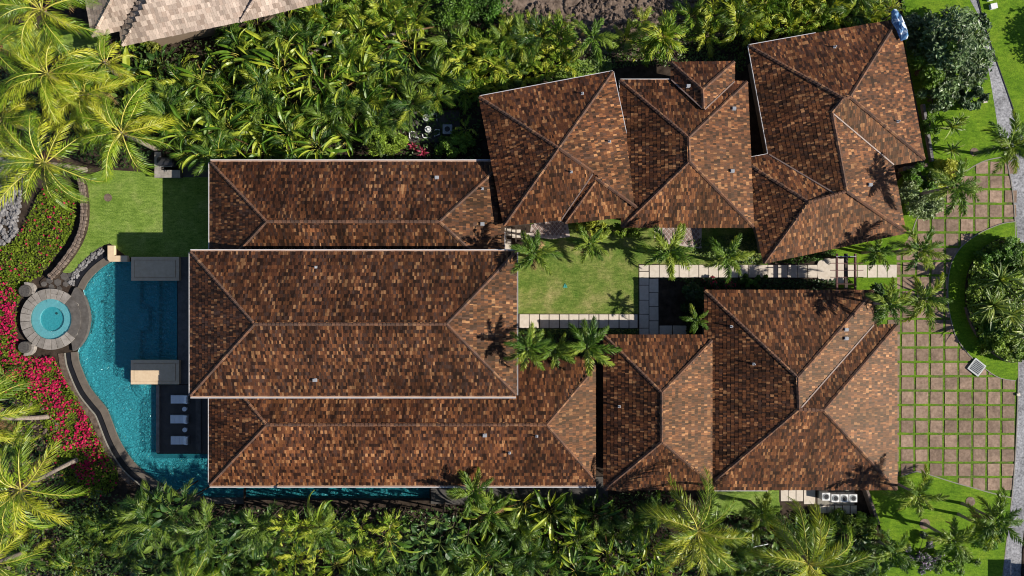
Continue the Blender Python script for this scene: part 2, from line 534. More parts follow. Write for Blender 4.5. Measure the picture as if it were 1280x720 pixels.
def offset_line(pts, d):
    out = []
    for i, p in enumerate(pts):
        a = pts[max(i - 1, 0)]; b = pts[min(i + 1, len(pts) - 1)]
        t = Vector((b[0] - a[0], b[1] - a[1])).normalized()
        out.append((p[0] + t.y * d, p[1] - t.x * d))
    return out


def ribbon(name, line, d0, d1, z0, z1, mat, parent=None, kind='structure'):
    """a strip that follows a plan line, between two sideways offsets (photo pixels)"""
    a = plan(offset_line(line, d0), z1); c = plan(offset_line(line, d1), z1)
    b = MB()
    for i in range(len(line) - 1):
        q = [(a[i].x, a[i].y), (a[i + 1].x, a[i + 1].y), (c[i + 1].x, c[i + 1].y), (c[i].x, c[i].y)]
        top = [(x, y, z1) for x, y in q]
        low = [(x, y, z0) for x, y in q]
        ar = sum(q[k][0] * q[(k + 1) % 4][1] - q[(k + 1) % 4][0] * q[k][1] for k in range(4))
        if ar < 0:
            top.reverse(); low.reverse()
        b.face(top)
        for k in range(4):
            j = (k + 1) % 4
            inner = {(0, 1): True}
            b.face([low[k], low[j], top[j], top[k]])
    o = b.build(name, mat, parent)
    if parent is None:
        tag(o, kind=kind)
    return o


# ground in three pieces so the pool can be sunk: west of the plot step a sheet with a hole, east of it a plain sheet
def ground():
    pool = [(p.x, p.y) for p in plan(POOL, ZW)]
    bm = bmesh.new()
    outer = [(-500, -500), (-28, -500), (-28, 500), (-500, 500)]
    zl = ZL - 0.08
    # hole lies partly east of x=-28 (the narrow channel); both sheets get it
    def sheet(rect, hole, z):
        ov = [bm.verts.new((x, y, z)) for x, y in rect]
        hv = [bm.verts.new((x, y, z)) for x, y in hole]
        es = [bm.edges.new((ov[i], ov[(i + 1) % len(ov)])) for i in range(len(ov))]
        es += [bm.edges.new((hv[i], hv[(i + 1) % len(hv)])) for i in range(len(hv))]
        bmesh.ops.triangle_fill(bm, use_beauty=True, use_dissolve=False, edges=es)
    west = []
    east = []
    XS = -28.0
    def clip(poly, keep_west):
        out = []
        n = len(poly)
        for i in range(n):
            a, b = poly[i], poly[(i + 1) % n]
            ia = (a[0] < XS) == keep_west
            ib = (b[0] < XS) == keep_west
            if ia: out.append(a)
            if ia != ib:
                t = (XS - a[0]) / (b[0] - a[0])
                out.append((XS + (-1e-3 if keep_west else 1e-3), a[1] + (b[1] - a[1]) * t))
        return out
    wp = clip(pool, True)
    ep = clip(pool, False)
    sheet([(-500, -500), (XS, -500), (XS, 500), (-500, 500)], wp, zl)
    sheet([(XS, -500), (500, -500), (500, 500), (XS, 500)], ep, -0.08)
    # the riser between the two levels
    q = [bm.verts.new(p) for p in ((XS, -500, zl), (XS, 500, zl), (XS, 500, -0.08), (XS, -500, -0.08))]
    bm.faces.new(q)
    bmesh.ops.recalc_face_normals(bm, faces=bm.faces[:])
    for f in bm.faces:
        if f.normal.z < -0.5:
            f.normal_flip()
    me = bpy.data.meshes.new("ground")
    bm.to_mesh(me); bm.free()
    me.materials.append(M['soil'])
    o = link("ground", me)
    tag(o, kind='structure')


ground()

# pool basin and water
pb = MB()
pw = plan(POOL, ZW)
n = len(pw)
b0 = [(p.x, p.y, ZB) for p in pw]
t0 = [(p.x, p.y, ZL - 0.02) for p in pw]
pb.face(list(reversed(b0)) if sum(b0[i][0] * b0[(i + 1) % n][1] - b0[(i + 1) % n][0] * b0[i][1] for i in range(n)) < 0 else b0)
for i in range(n):
    j = (i + 1) % n
    pb.face([b0[i], b0[j], t0[j], t0[i]])
pool_o = pb.build("swimming_pool", M['pool'])
tag(pool_o, kind='structure')
wb = MB()
wpts = [(p.x, p.y, ZW) for p in pw]
wb.face(wpts if sum(wpts[i][0] * wpts[(i + 1) % n][1] - wpts[(i + 1) % n][0] * wpts[i][1] for i in range(n)) > 0 else list(reversed(wpts)))
tag(wb.build("pool_water", M['water']), kind='structure')
# floor drains (pairs of dark discs)
for i, (x, y) in enumerate([(128.5, 377), (133.5, 378.2), (132.5, 411.5), (137, 415)]):
    d = MB(); c = P(x, y, ZB); d.disk(c, 0.16, ZB, ZB + 0.05, 14)
    d.build("drain", M['black'], pool_o)
# curved pool steps under the plinth
for i, r in enumerate((21, 16, 11)):
    s = MB()
    arc = [(192 + r * math.cos(a) * 1.15, 480 + r * math.sin(a)) for a in [math.radians(20 + k * 14) for k in range(12)]]
    pts = plan(arc + [(176, 478), (196, 478)], ZB)
    s.prism([(p.x, p.y) for p in pts], ZB - 0.1, ZB + 0.30 * (i + 1))
    s.build("pool_step", M['pool'], pool_o)
# deep bench lines in the shaded half
s = MB()
for a, c in (((177, 350), (177, 385)), ((177, 385), (188, 385)), ((188, 385), (188, 413)), ((188, 413), (177, 413)), ((177, 413), (177, 448)), ((201, 350), (201, 448))):
    A = P(*a, ZB + 0.2); B = P(*c, ZB + 0.2)
    s.bar(A, B, 0.14, 0.4)
s.build("pool_bench", M['deck'], pool_o)

EDGE_N = spline([(136, 324), (124, 332), (114, 341), (106, 351), (101, 361)], n=4)
EDGE_S = spline([(92.5, 440), (94, 452), (97, 461), (103, 476), (110, 489), (121, 503), (129, 513), (135, 527), (141, 543), (147, 556), (155, 569), (164, 581),
                 (176, 592), (195, 606), (216, 617), (240, 623.5), (262, 625.5)], n=4)
ribbon("pool_coping", EDGE_N, -4.5, 3.6, ZL - 0.5, ZL + 0.03, M['coping'])
ribbon("pool_coping", EDGE_S, -4.2, 4.2, ZL - 0.5, ZL + 0.03, M['coping'])
ribbon("overflow_trough", EDGE_S, -11.0, -4.4, ZL - 0.5, ZL - 0.06, M['black'])
ribbon("trough_lip", EDGE_S[:-8], -12.6, -11.2, ZL - 0.4, ZL + 0.02, M['kerb'])
ribbon("gravel_strip", EDGE_S[:-16], -20.0, -12.8, ZL - 0.5, ZL + 0.0, M['lava_brown'])
ribbon("overflow_trough", EDGE_N, -9.5, -4.7, ZL - 0.5, ZL - 0.05, M['black'])
ribbon("cobble_bed", EDGE_N, -17.5, -9.7, ZL - 0.5, ZL - 0.04, M['black'])
ribbon("dark_path", EDGE_N, -23.0, -17.7, ZL - 0.5, ZL + 0.04, M['deck'])

# shallow ledge along the curved rim
ribbon("pool_ledge", EDGE_S, 4.0, 9.5, ZB, ZW - 0.22, M['pool'])
ribbon("pool_ledge", spline([(103, 362), (108.5, 380), (110.5, 400), (106.5, 420), (98, 438)], n=5), 0.2, 5.0, ZB, ZW - 0.22, M['pool'])
ribbon("pool_ledge", EDGE_N, 3.6, 8.5, ZB, ZW - 0.22, M['pool'])
# decks of the pool terrace
slab("pool_deck", [(222.2, 318), (300, 318), (300, 480), (222.2, 480)], ZL - 0.5, ZL, M['stone_dark'])
slab("sun_deck", [(197.2, 481.2), (300, 481.2), (300, 566.8), (197.2, 566.8)], ZL - 0.7, ZL - 0.03, M['deck'])
slab("deck_wall", [(195, 481.4), (199, 481.4), (199, 566), (195, 566)], ZL - 1.0, ZL + 0.18, M['stone_grey'])
slab("deck_step", [(244.5, 497), (251, 497), (251, 566), (244.5, 566)], ZL - 0.5, ZL + 0.10, M['stone_dark'])
slab("channel_ledge", [(262, 622.5), (538, 623.5), (538, 630), (262, 630)], ZL - 1.4, ZL + 0.08, M['stone_dark'])
slab("south_deck", [(538.5, 596), (760, 596), (760, 634), (538.5, 630)], ZL - 1.4, 0.02, M['deck'])
slab("north_terrace", [(224, 190), (300, 190), (300, 221.5), (224, 221.5)], ZL - 0.5, ZL + 0.06, M['deck'])

# lawns
LEFT_LAWN = spline([(101, 222), (104, 240), (106, 262), (104, 284), (97, 304), (86, 322), (74, 337)], n=4) + [(80, 341), (88, 341)] + \
    spline([(93, 338), (103, 326), (116, 315), (128, 307), (137, 304)], n=4) + [(160, 322), (300, 320), (300, 215), (180, 215), (130, 212)]
slab("left_lawn", LEFT_LAWN, ZL - 0.4, ZL + 0.05, M['lawn'])
slab("courtyard_lawn", [(632, 268), (960, 268), (960, 345), (823, 346), (823, 418), (640, 418), (632, 380)], -0.4, 0.05, M['lawn_dry'])
slab("passage_lawn", [(1040, 300), (1120, 285), (1122, 385), (1040, 385)], -0.4, 0.05, M['lawn_lush'])
slab("east_lawn", [(1126, -20), (1200, -20), (1221, 15), (1238, 100), (1250, 175), (1257, 196), (1238, 199), (1222, 205), (1205, 216), (1188, 229),
                   (1172, 246), (1155, 262), (1146, 274), (1141, 288), (1134, 300), (1118, 318), (1105, 318), (1140, 230), (1156, 205), (1150, 150), (1132, 60)],
     -0.4, 0.06, M['lawn_lush'])
slab("south_east_lawn", [(1086, 612), (1112, 600), (1146, 590), (1165, 595), (1190, 603), (1215, 610), (1240, 617), (1258, 621), (1265, 623), (1258, 680), (1253, 735),
                         (1090, 735), (1104, 668)], -0.4, 0.06, M['lawn_lush'])
slab("south_lawn", [(890, 606), (975, 606), (975, 640), (890, 645)], -0.4, 0.05, M['lawn'])
slab("far_lawn", [(1217, -40), (1228, 20), (1241, 62), (1262, 122), (1279, 172), (1292, 215), (1400, 300), (1400, -40)], -0.4, 0.06, M['lawn_lush'])
slab("north_lawn", [(700, 78), (764, 72), (766, 98), (690, 108)], -0.4, 0.03, M['lawn'])
slab("north_west_lawn", [(-20, 28), (60, 34), (122, 44), (118, 66), (70, 74), (-20, 76)], ZL - 0.4, ZL + 0.03, M['lawn'])
slab("north_west_lawn", [(330, 190), (420, 184), (420, 199), (330, 199)], -0.4, 0.03, M['lawn'])
slab("gravel_track", [(620, -30), (760, -30), (720, 6), (660, 24), (626, 30)], -0.4, 0.02, M['rubble'])
slab("gravel_patch", [(640, 20), (900, -20), (920, 40), (800, 70), (640, 60)], -0.4, 0.0, M['rubble'])
# island ring of lawn in the parking court
ISL = spline([(1270, 277), (1255, 279), (1238, 285), (1222, 293), (1209, 302), (1198, 313), (1189, 330), (1185, 355), (1186, 384), (1191, 408), (1197, 424), (1212, 444),
              (1233, 462), (1250, 472.5), (1270, 476)], n=3)
slab("island_lawn", ISL + [(1273, 470), (1273, 380), (1271, 290)], -0.4, 0.065, M['lawn_lush'])
ribbon("kerb_line", ISL, -0.5, 0.5, -0.2, 0.085, M['kerb'])
ribbon("kerb_line", spline([(1257, 196), (1238, 199), (1222, 205), (1205, 216), (1188, 229), (1172, 246), (1155, 262), (1146, 274), (1141, 288), (1136, 297)], n=3), -0.5, 0.6, -0.2, 0.085, M['kerb'])
ribbon("kerb_line", spline([(1126, 596), (1146, 589.5), (1165, 594.5), (1190, 602.5), (1215, 609.5), (1240, 616.5), (1265, 622.5)], n=3), -0.5, 0.6, -0.2, 0.085, M['kerb'])

# private road
ROAD_L = [(1196, -30), (1221, 15), (1238, 100), (1250, 175), (1258, 198), (1266, 240), (1269.5, 290), (1272.5, 380), (1273, 470), (1270, 560), (1265, 622), (1258, 680), (1252, 735)]
ROAD_R = [(1276, 735), (1277, 690), (1290, 560), (1305, 400), (1300, 235), (1279, 172), (1262, 122), (1241, 62), (1228, 20), (1214, -30)]
slab("road", ROAD_L + ROAD_R, -0.4, 0.035, M['road'])
ribbon("kerb_line", spline(list(reversed(ROAD_R[4:])), n=3), -0.5, 0.5, -0.2, 0.085, M['black'])
ribbon("kerb_line", spline(ROAD_L[3:], n=3), -0.5, 0.5, -0.2, 0.075, M['kerb'])
slab("dark_bed", [(1277.5, 735), (1278.5, 690), (1300, 600), (1400, 600), (1400, 735)], -0.4, 0.03, M['soil'])

# parking court: each paver a stone of its own, green joints between
court = slab("parking_court", [(1118, 230), (1150, 200), (1262, 196), (1267, 240), (1270, 290), (1273, 380), (1273, 470), (1270, 560), (1265, 624), (1100, 624), (1100, 318)],
             -0.4, 0.0, M['joint'])
pm = []
for k in range(5):
    b = MB(); w = 0.625
    r = random.Random(k)
    pts = [(-w + r.uniform(-.02, .02), -w + r.uniform(-.02, .02)), (w + r.uniform(-.02, .02), -w + r.uniform(-.02, .02)), (w + r.uniform(-.02, .02), w + r.uniform(-.02, .02)), (-w + r.uniform(-.02, .02), w + r.uniform(-.02, .02))]
    b.prism(pts, -0.05, 0.035)
    pm.append(b.mesh("paver", M['paver']))
COURT_IN = [(1120, 300), (1146, 272), (1172, 246), (1205, 214), (1225, 200), (1263, 200), (1271, 300), (1273, 470), (1270, 560), (1264, 622), (1240, 620), (1146, 592), (1100, 592), (1100, 330)]
for i in range(-2, 9):
    for j in range(0, 24):
        px = 1116.5 + 18.05 * i + 0.009 * (469 - (210 + 17.9 * j)) * -1 + 0.0
        py = 209.7 + 17.97 * j
        px = 1116.6 + 18.04 * (i + 1) - 0.009 * (py - 469) * -1.0 * -1.0
        cx, cy = px, py
        if not inside(cx, cy, COURT_IN):
            continue
        if inside(cx, cy, ISL) and min(math.hypot(cx - a, cy - b_) for a, b_ in ISL) > 11:
            continue
        if cx < 1112:
            continue
        c = P(cx, cy, 0.0)
        w = 1.0
        if cx > 1254:                     # the last column is cut by the road kerb
            pass
        m4 = Matrix.Translation(c + Vector((RND.uniform(-.015, .015), RND.uniform(-.015, .015), RND.uniform(-.008, .010)))) @ Matrix.Rotation(math.radians(RND.uniform(-1.3, 1.3) + 0.4), 4, 'Z')
        link("paver", RND.choice(pm), court, m4)


def paving(parent, rects, mat, z=0.07, zb=-0.1, name="stepping_stone", jit=0.012, rnd=RND):
    for (x0, y0, x1, y1) in rects:
        a = P(x0, y1, z); b_ = P(x1, y0, z)
        b = MB()
        j = lambda: rnd.uniform(-jit, jit)
        b.prism([(a.x + j(), a.y + j()), (b_.x + j(), a.y + j()), (b_.x + j(), b_.y + j()), (a.x + j(), b_.y + j())], zb, z)
        o = link(name, b.mesh(name, mat), parent)


path_w = slab("west_path", [(647, 392), (799, 392), (799, 411), (647, 411)], -0.3, 0.056, M['soil'])
xs = [649, 661.6, 674.2, 686.4, 699.2, 711.2, 723.6, 736.2, 748.6, 761, 773.8, 786.2, 797.5]
paving(path_w, [(xs[i] + .5, 393, xs[i + 1] - .5, 410) for i in range(len(xs) - 1)], M['stone_cream'])
path_c = slab("cross_path", [(798, 330), (824, 330), (824, 347.5), (862, 406), (862, 419.5), (798, 419.5)], -0.3, 0.054, M['soil'])
ys = [331, 339.2, 347.2, 356.5, 375.2, 392.8, 410.2, 419]
paving(path_c, [(799.3, ys[i] + .4, 810.8, ys[i + 1] - .4) for i in range(7)], M['stone_cream'])
ys = [348, 365.8, 383.2, 401, 418.6]
paving(path_c, [(811.8, ys[i] + .4, 823, ys[i + 1] - .4) for i in range(4)], M['stone_cream'])
paving(path_c, [(824.5, 407, 840, 418), (841, 407, 858, 418)], M['stone_cream'])
path_m = slab("main_path", [(811, 330.5), (1022, 331), (1022, 347.5), (811, 347.5)], -0.3, 0.058, M['soil'])
xs = [811.8 + 12.35 * i for i in range(18)]
paving(path_m, [(x + .4, 331.2, x + 11.9, 346.8) for x in xs[:17]], M['stone_cream'])
xs = [1059.5 + 12.4 * i for i in range(5)]
paving(path_m, [(x + .4, 331, x + 11.8, 346.8) for x in xs[:5]] + [(1108, 331, 1115.6, 346.8)][:0], M['stone_cream'])
# landing with a wavy outline under the pergola
b = MB()
b.prism([(p.x, p.y) for p in plan(spline([(1022, 330), (1026, 325), (1034, 322.5), (1046, 321), (1058, 323), (1058.5, 335), (1058, 352), (1046, 354), (1034, 352.5), (1026, 349), (1022, 346)], True, 3), 0.08)], -0.2, 0.08)
b.build("landing_stone", M['stone_cream'], path_m)

# patios with diamond tiles by the courtyard
def diamond_patio(name, pts, step=5.0):
    base = slab(name, pts, -0.3, 0.075, M['terra_pale'])
    b = MB()
    xs_ = [p[0] for p in pts]; ys_ = [p[1] for p in pts]
    y = min(ys_); k = 0
    while y < max(ys_):
        x = min(xs_) + (k % 2) * step / 2
        while x < max(xs_):
            if all(inside(x + dx, y + dy, pts) for dx, dy in ((-step * .5, 0), (step * .5, 0), (0, -step * .6), (0, step * .6))):
                q = plan([(x - step * .36, y), (x, y + step * .46), (x + step * .36, y), (x, y - step * .46)], 0.08)
                b.prism([(p.x, p.y) for p in q], 0.06, 0.105)
            x += step
        y += step * .62; k += 1
    tag(b.build("diamond_tile", M['terra'], base), kind='stuff')


diamond_patio("diamond_patio", [(664, 280), (708, 270), (712.5, 296), (690, 299), (662, 296)], 5.2)
diamond_patio("diamond_patio", [(828, 272), (877, 272), (877, 311), (828, 304)], 5.6)
lp = slab("entry_terrace", [(628, 282), (662, 276), (664, 298), (650, 316), (628, 316)], -0.3, 0.06, M['soil'])
paving(lp, [(629.5, 284, 639, 295), (640, 287, 651, 297), (652, 290, 663, 299), (629.5, 299, 639, 314)], M['stone_cream'], 0.085)
paving(lp, [(818, 272, 825.6, 297)], M['stone_cream'], 0.085)

# ------------------------------------------------------------------ roofs and houses
def pal(kind):
    if kind == 'red':
        return [((0.026, 0.011, 0.008), 2.6), ((0.095, 0.036, 0.018), 5.5), ((0.18, 0.070, 0.028), 3.6), ((0.31, 0.150, 0.064), 1.6), ((0.066, 0.032, 0.022), 2)]
    if kind == 'old':
        return [((0.025, 0.012, 0.009), 3.4), ((0.084, 0.034, 0.018), 5.5), ((0.16, 0.064, 0.027), 2.8), ((0.27, 0.138, 0.062), 1.3), ((0.060, 0.033, 0.025), 2.2)]
    return [((0.42, 0.33, 0.27), 3), ((0.48, 0.385, 0.315), 4), ((0.36, 0.275, 0.22), 2)]


def pick(p, rnd):
    tot = sum(w for _, w in p)
    r = rnd.uniform(0, tot)
    for c, w in p:
        r -= w
        if r <= 0:
            break
    k = rnd.uniform(0.75, 1.25)
    return (c[0] * k, c[1] * k, c[2] * k)


class Plane:
    def __init__(self, pts3):
        w = [P(*p) for p in pts3]
        self.w = w
        a, b = w[0], w[1]
        self.o = Vector((a.x, a.y)); self.u = Vector((b.x - a.x, b.y - a.y)).normalized()
        v = Vector((-self.u.y, self.u.x))
        cen = sum((Vector((p.x, p.y)) for p in w), Vector((0, 0))) / len(w)
        self.flip = (cen - self.o).dot(v) < 0
        if self.flip:
            v = -v
        self.v = v
        self.ze = (a.z + b.z) / 2
        num = den = 0
        for p in w[2:]:
            d = (Vector((p.x, p.y)) - self.o).dot(v)
            if d > 0.6:
                num += d * (p.z - self.ze); den += d * d
        self.s = num / den if den else 0.3

    def loc(self, p):
        q = Vector((p.x, p.y)) - self.o
        return q.dot(self.u), q.dot(self.v)

    def pt(self, a, d, lift=0.0):
        q = self.o + self.u * a + self.v * d
        return (q.x, q.y, self.ze + self.s * d + lift)


def roof_slope(house, pts3, kind, mat, rnd, course=0.34, width=0.195):
    pl = Plane(pts3)
    poly = [pl.loc(p) for p in pl.w]
    top = [pl.pt(a, d) for a, d in poly]
    ar = sum(top[i][0] * top[(i + 1) % len(top)][1] - top[(i + 1) % len(top)][0] * top[i][1] for i in range(len(top)))
    if ar < 0:
        top.reverse()
    b = MB()
    n = len(top)
    b.face(top)
    low = [(x, y, z - 0.16) for x, y, z in top]
    b.face(list(reversed(low)))
    for i in range(n):
        j = (i + 1) % n
        b.face([low[i], low[j], top[j], top[i]])
    slope = b.build("roof_slope", M['deck_board'], house)
    palette = pal(kind)
    sd = rnd.uniform(0, 100)
    s = MB()
    dmax = max(d for _, d in poly)
    d = -0.07
    while d < dmax:
        dm = d + course * 0.5
        if dm < 0.02: dm = 0.02
        hits = []
        for i in range(n):
            (a0, d0), (a1, d1) = poly[i], poly[(i + 1) % n]
            if (d0 > dm) != (d1 > dm):
                hits.append(a0 + (a1 - a0) * (dm - d0) / (d1 - d0))
        hits.sort()
        for k in range(0, len(hits) - 1, 2):
            a, e = hits[k], hits[k + 1]
            rowk = rnd.uniform(0.9, 1.1)
            a -= rnd.uniform(0, width * 0.0)
            first = True
            while a < e - 0.03:
                w = width * rnd.uniform(0.6, 1.35)
                if first:
                    w *= rnd.uniform(0.4, 1.0); first = False
                a2 = min(a + w, e)
                g = 0.008
                x0, x1 = a + g, a2 - g
                if x1 - x0 > 0.03:
                    z1 = 0.021 + rnd.uniform(-0.008, 0.014)
                    z2 = 0.007 + rnd.uniform(-0.003, 0.004)
                    dd = d + rnd.uniform(-0.02, 0.02)
                    de = d + course + 0.03
                    c = pick(palette, rnd)
                    st = 1 + .55 * mnoise.noise(Vector((a * .9, d * .16, sd))) + .30 * mnoise.noise(Vector((a * .25, d * .25, sd + 9)))
                    c = (c[0] * rowk * st, c[1] * rowk * st, c[2] * rowk * st)
                    A, B, C, D = pl.pt(x0, dd, z1), pl.pt(x1, dd, z1), pl.pt(x1, de, z2), pl.pt(x0, de, z2)
                    A0, B0, C0, D0 = pl.pt(x0, dd, 0), pl.pt(x1, dd, 0), pl.pt(x1, de, 0), pl.pt(x0, de, 0)
                    if pl.flip:
                        A, B, C, D = B, A, D, C
                        A0, B0, C0, D0 = B0, A0, D0, C0
                    s.face([A, B, C, D], 0, c)
                    s.face([A0, B0, B, A], 0, c)
                    s.face([B0, C0, C, B], 0, c)
                    s.face([D0, A0, A, D], 0, c)
                a = a2
        d += course
    tag(s.build("shingle", mat, slope, tint=True), kind='stuff')
    return pl


def ridge_cap(house, A, B, kind, rnd, w=0.155, lift=0.075):
    a, b = P(*A), P(*B)
    if a.z > b.z:
        a, b = b, a                # from the low end up, each cap overlapping the one below
    L = (b - a).length
    if L < 0.3: return
    d = (b - a) / L
    side = Vector((-d.y, d.x, 0)).normalized()
    s = MB()
    t = 0.0
    palette = pal(kind)
    while t < L:
        e = min(t + 0.40 * rnd.uniform(0.9, 1.1), L)
        c = pick(palette, rnd)
        c = (c[0] * 0.6 + .07, c[1] * 0.6 + .046, c[2] * 0.6 + .036) if kind != 'pale' else c
        p0 = a + d * t + Vector((0, 0, lift + 0.06)); p1 = a + d * min(e + 0.06, L) + Vector((0, 0, lift + 0.02))
        dn = Vector((0, 0, -0.09))
        ww = w * rnd.uniform(0.9, 1.1)
        l0, r0, l1, r1 = p0 + side * ww + dn, p0 - side * ww + dn, p1 + side * ww + dn, p1 - side * ww + dn
        s.face([p0, p1, l1, l0], 0, c)
        s.face([p0, r0, r1, p1], 0, c)
        s.face([p0, l0, l0 + dn, p0 + dn * 2, r0 + dn, r0], 0, c)
        s.face([l0, l1, l1 + dn, l0 + dn], 0, c)
        s.face([r0, r0 + dn, r1 + dn, r1], 0, c)
        t = e
    tag(s.build("ridge_cap", M['cap'], house, tint=True), kind='stuff')


def gutter(house, A, B, w=0.2, broad=False):
    a, b = P(*A), P(*B)
    d = (b - a).normalized()
    nrm = Vector((d.y, -d.x, 0))
    cen = house.location
    if (Vector(((a.x + b.x) / 2, (a.y + b.y) / 2, 0)) - Vector((cen.x, cen.y, 0))).dot(nrm) < 0:
        nrm = -nrm
    g = MB()
    z = Vector((0, 0, 1))
    lip = 0.055 if not broad else 0.09
    def run(o0, o1, z0, z1, m):
        q = [a + nrm * o0, b + nrm * o0, b + nrm * o1, a + nrm * o1]
        lo = [p + z * z0 for p in q]; hi = [p + z * z1 for p in q]
        ar = sum(q[i].x * q[(i + 1) % 4].y - q[(i + 1) % 4].x * q[i].y for i in range(4))
        if ar < 0:
            lo.reverse(); hi.reverse()
        g.face(hi, m); g.face(list(reversed(lo)), m)
        for i in range(4):
            j = (i + 1) % 4
            g.face([lo[i], lo[j], hi[j], hi[i]], m)
    run(0.0, w - lip, -0.12, -0.035, 1)
    run(w - lip, w, -0.14, 0.0, 0)
    g.build("gutter", [M['gutter'], M['trough']], house)


def valley(house, A, B, w=0.12, lift=0.075):
    a, b = P(*A), P(*B)
    d = (b - a).normalized()
    side = Vector((-d.y, d.x, 0)).normalized() * (w / 2)
    up = Vector((0, 0, lift))
    s = MB()
    q = [a + side + up, a - side + up, b - side + up, b + side + up]
    s.face(q)
    q2 = [p - Vector((0, 0, 0.1)) for p in q]
    for i in range(4):
        j = (i + 1) % 4
        s.face([q[j], q[i], q2[i], q2[j]])
    s.build("valley_flashing", M['flash'], house)


def inset(poly, d):
    n = len(poly)
    ar = sum(poly[i][0] * poly[(i + 1) % n][1] - poly[(i + 1) % n][0] * poly[i][1] for i in range(n))
    if ar < 0:
        poly = list(reversed(poly))
    out = []
    for i in range(n):
        p0, p1, p2 = Vector(poly[i - 1]), Vector(poly[i]), Vector(poly[(i + 1) % n])
        e0 = (p1 - p0).normalized(); e1 = (p2 - p1).normalized()
        n0 = Vector((-e0.y, e0.x)); n1 = Vector((-e1.y, e1.x))
        k = 1 + n0.dot(n1)
        m = (n0 + n1) / max(k, 0.4)
        out.append(tuple(p1 + m * d))
    return out


def vent(house, px, py, z, kind='pipe', rz=0.0):
    c = P(px, py, z)
    b = MB()
    if kind == 'pipe':
        b.box((c.x, c.y, c.z + 0.03), (0.26, 0.24, 0.08), 0, rz)
        b.tube([(c.x, c.y, c.z + 0.05), (c.x, c.y, c.z + 0.38)], [0.06, 0.055], 10)
        b.tube([(c.x, c.y, c.z + 0.36), (c.x, c.y, c.z + 0.44)], [0.09, 0.05], 10)
    else:
        b.box((c.x, c.y, c.z + 0.05), (0.40, 0.34, 0.08), 0, rz)
        b.box((c.x, c.y, c.z + 0.15), (0.26, 0.22, 0.18), 0, rz)
        b.box((c.x, c.y, c.z + 0.26), (0.34, 0.28, 0.05), 0, rz)
    b.build("roof_vent", M['vent'], house)


def house(name, label, outline, ze, zg, wall_mat, faces, caps, kind, mat, gut=(), valleys=(), vents=(), seed=1, width=0.195, course=0.34, inset_d=0.95, cat="house"):
    ol = [P(x, y, ze) for x, y in outline]
    cen = sum(ol, Vector((0, 0, 0))) / len(ol)
    h = empty(name, (cen.x, cen.y, zg), label, cat, "brown shingled roofs of the villa" if kind != 'pale' else None)
    rnd = random.Random(seed)
    w = MB()
    w.prism(inset([(p.x, p.y) for p in ol], inset_d), zg - 0.3, ze + 0.05)
    w.build("wall", wall_mat, h)
    pls = [roof_slope(h, f, kind, mat, rnd, course, width) for f in faces]
    for A, B in caps:
        ridge_cap(h, A, B, kind, rnd)
    for g in gut:
        gutter(h, *g)
    for A, B in valleys:
        valley(h, A, B)
    for v in vents:
        px, py = v[0], v[1]
        best = None
        for pl in pls:           # the height of the slope the vent stands on
            z = ze + 1.0
            for _ in range(4):
                q = P(px, py, z); a, d = pl.loc(q); z = pl.ze + pl.s * d
            if inside(a, d, [pl.loc(p) for p in pl.w]):
                best = max(best or z, z)
        vent(h, px, py, best if best else ze + 1, *(v[2:]))
    # children were placed in world coordinates
    inv = Matrix.Translation(-h.location)
    for ch in list(h.children):
        ch.matrix_local = inv
    return h


zA, rA = 3.4, 5.5
house("wing_house", "long brown roofed wing beside the left lawn, topmost of the three long roofs",
      [(263, 203), (630, 203), (630, 351), (263, 351)], zA, ZL, M['wall'],
      [[(263, 351, zA), (263, 203, zA), (333, 277, rA)],
       [(263, 203, zA), (630, 203, zA), (549, 277, rA), (333, 277, rA)],
       [(630, 203, zA), (630, 351, zA), (549, 277, rA)],
       [(630, 351, zA), (263, 351, zA), (333, 277, rA), (549, 277, rA)]],
      [((263, 203, zA), (333, 277, rA)), ((263, 351, zA), (333, 277, rA)), ((333, 277, rA), (549, 277, rA)), ((630, 203, zA), (549, 277, rA)), ((630, 351, zA), (549, 277, rA))],
      'old', M['shingle_old'],
      [((263, 203, zA), (630, 203, zA), 0.30, True), ((263, 350, zA), (263, 203, zA), 0.2), ((629, 290, zA), (629, 345, zA), 0.2)],
      (), [(546, 222, 'box'), (603, 236, 'pipe'), (603, 280, 'box')], 3)
zB, rB = 5.85, 8.15
house("main_hall", "biggest hipped brown roof with gutters all round, between two long wings",
      [(238, 315), (645, 315), (645, 494), (238, 494)], zB, ZL, M['wall'],
      [[(238, 494, zB), (238, 315, zB), (318, 405, rB)],
       [(238, 315, zB), (645, 315, zB), (558, 405, rB), (318, 405, rB)],
       [(645, 315, zB), (645, 494, zB), (558, 405, rB)],
       [(645, 494, zB), (238, 494, zB), (318, 405, rB), (558, 405, rB)]],
      [((238, 315, zB), (318, 405, rB)), ((238, 494, zB), (318, 405, rB)), ((318, 405, rB), (558, 405, rB)), ((645, 315, zB), (558, 405, rB)), ((645, 494, zB), (558, 405, rB))],
      'old', M['shingle'],
      [((238, 315, zB), (645, 315, zB), 0.26, True), ((238, 494, zB), (238, 315, zB), 0.16), ((645, 494, zB), (238, 494, zB), 0.30, True), ((645, 315, zB), (645, 494, zB), 0.2)],
      (), [(395, 334, 'pipe'), (394, 475, 'box')], 5)
zC, rC = 4.2, 6.2
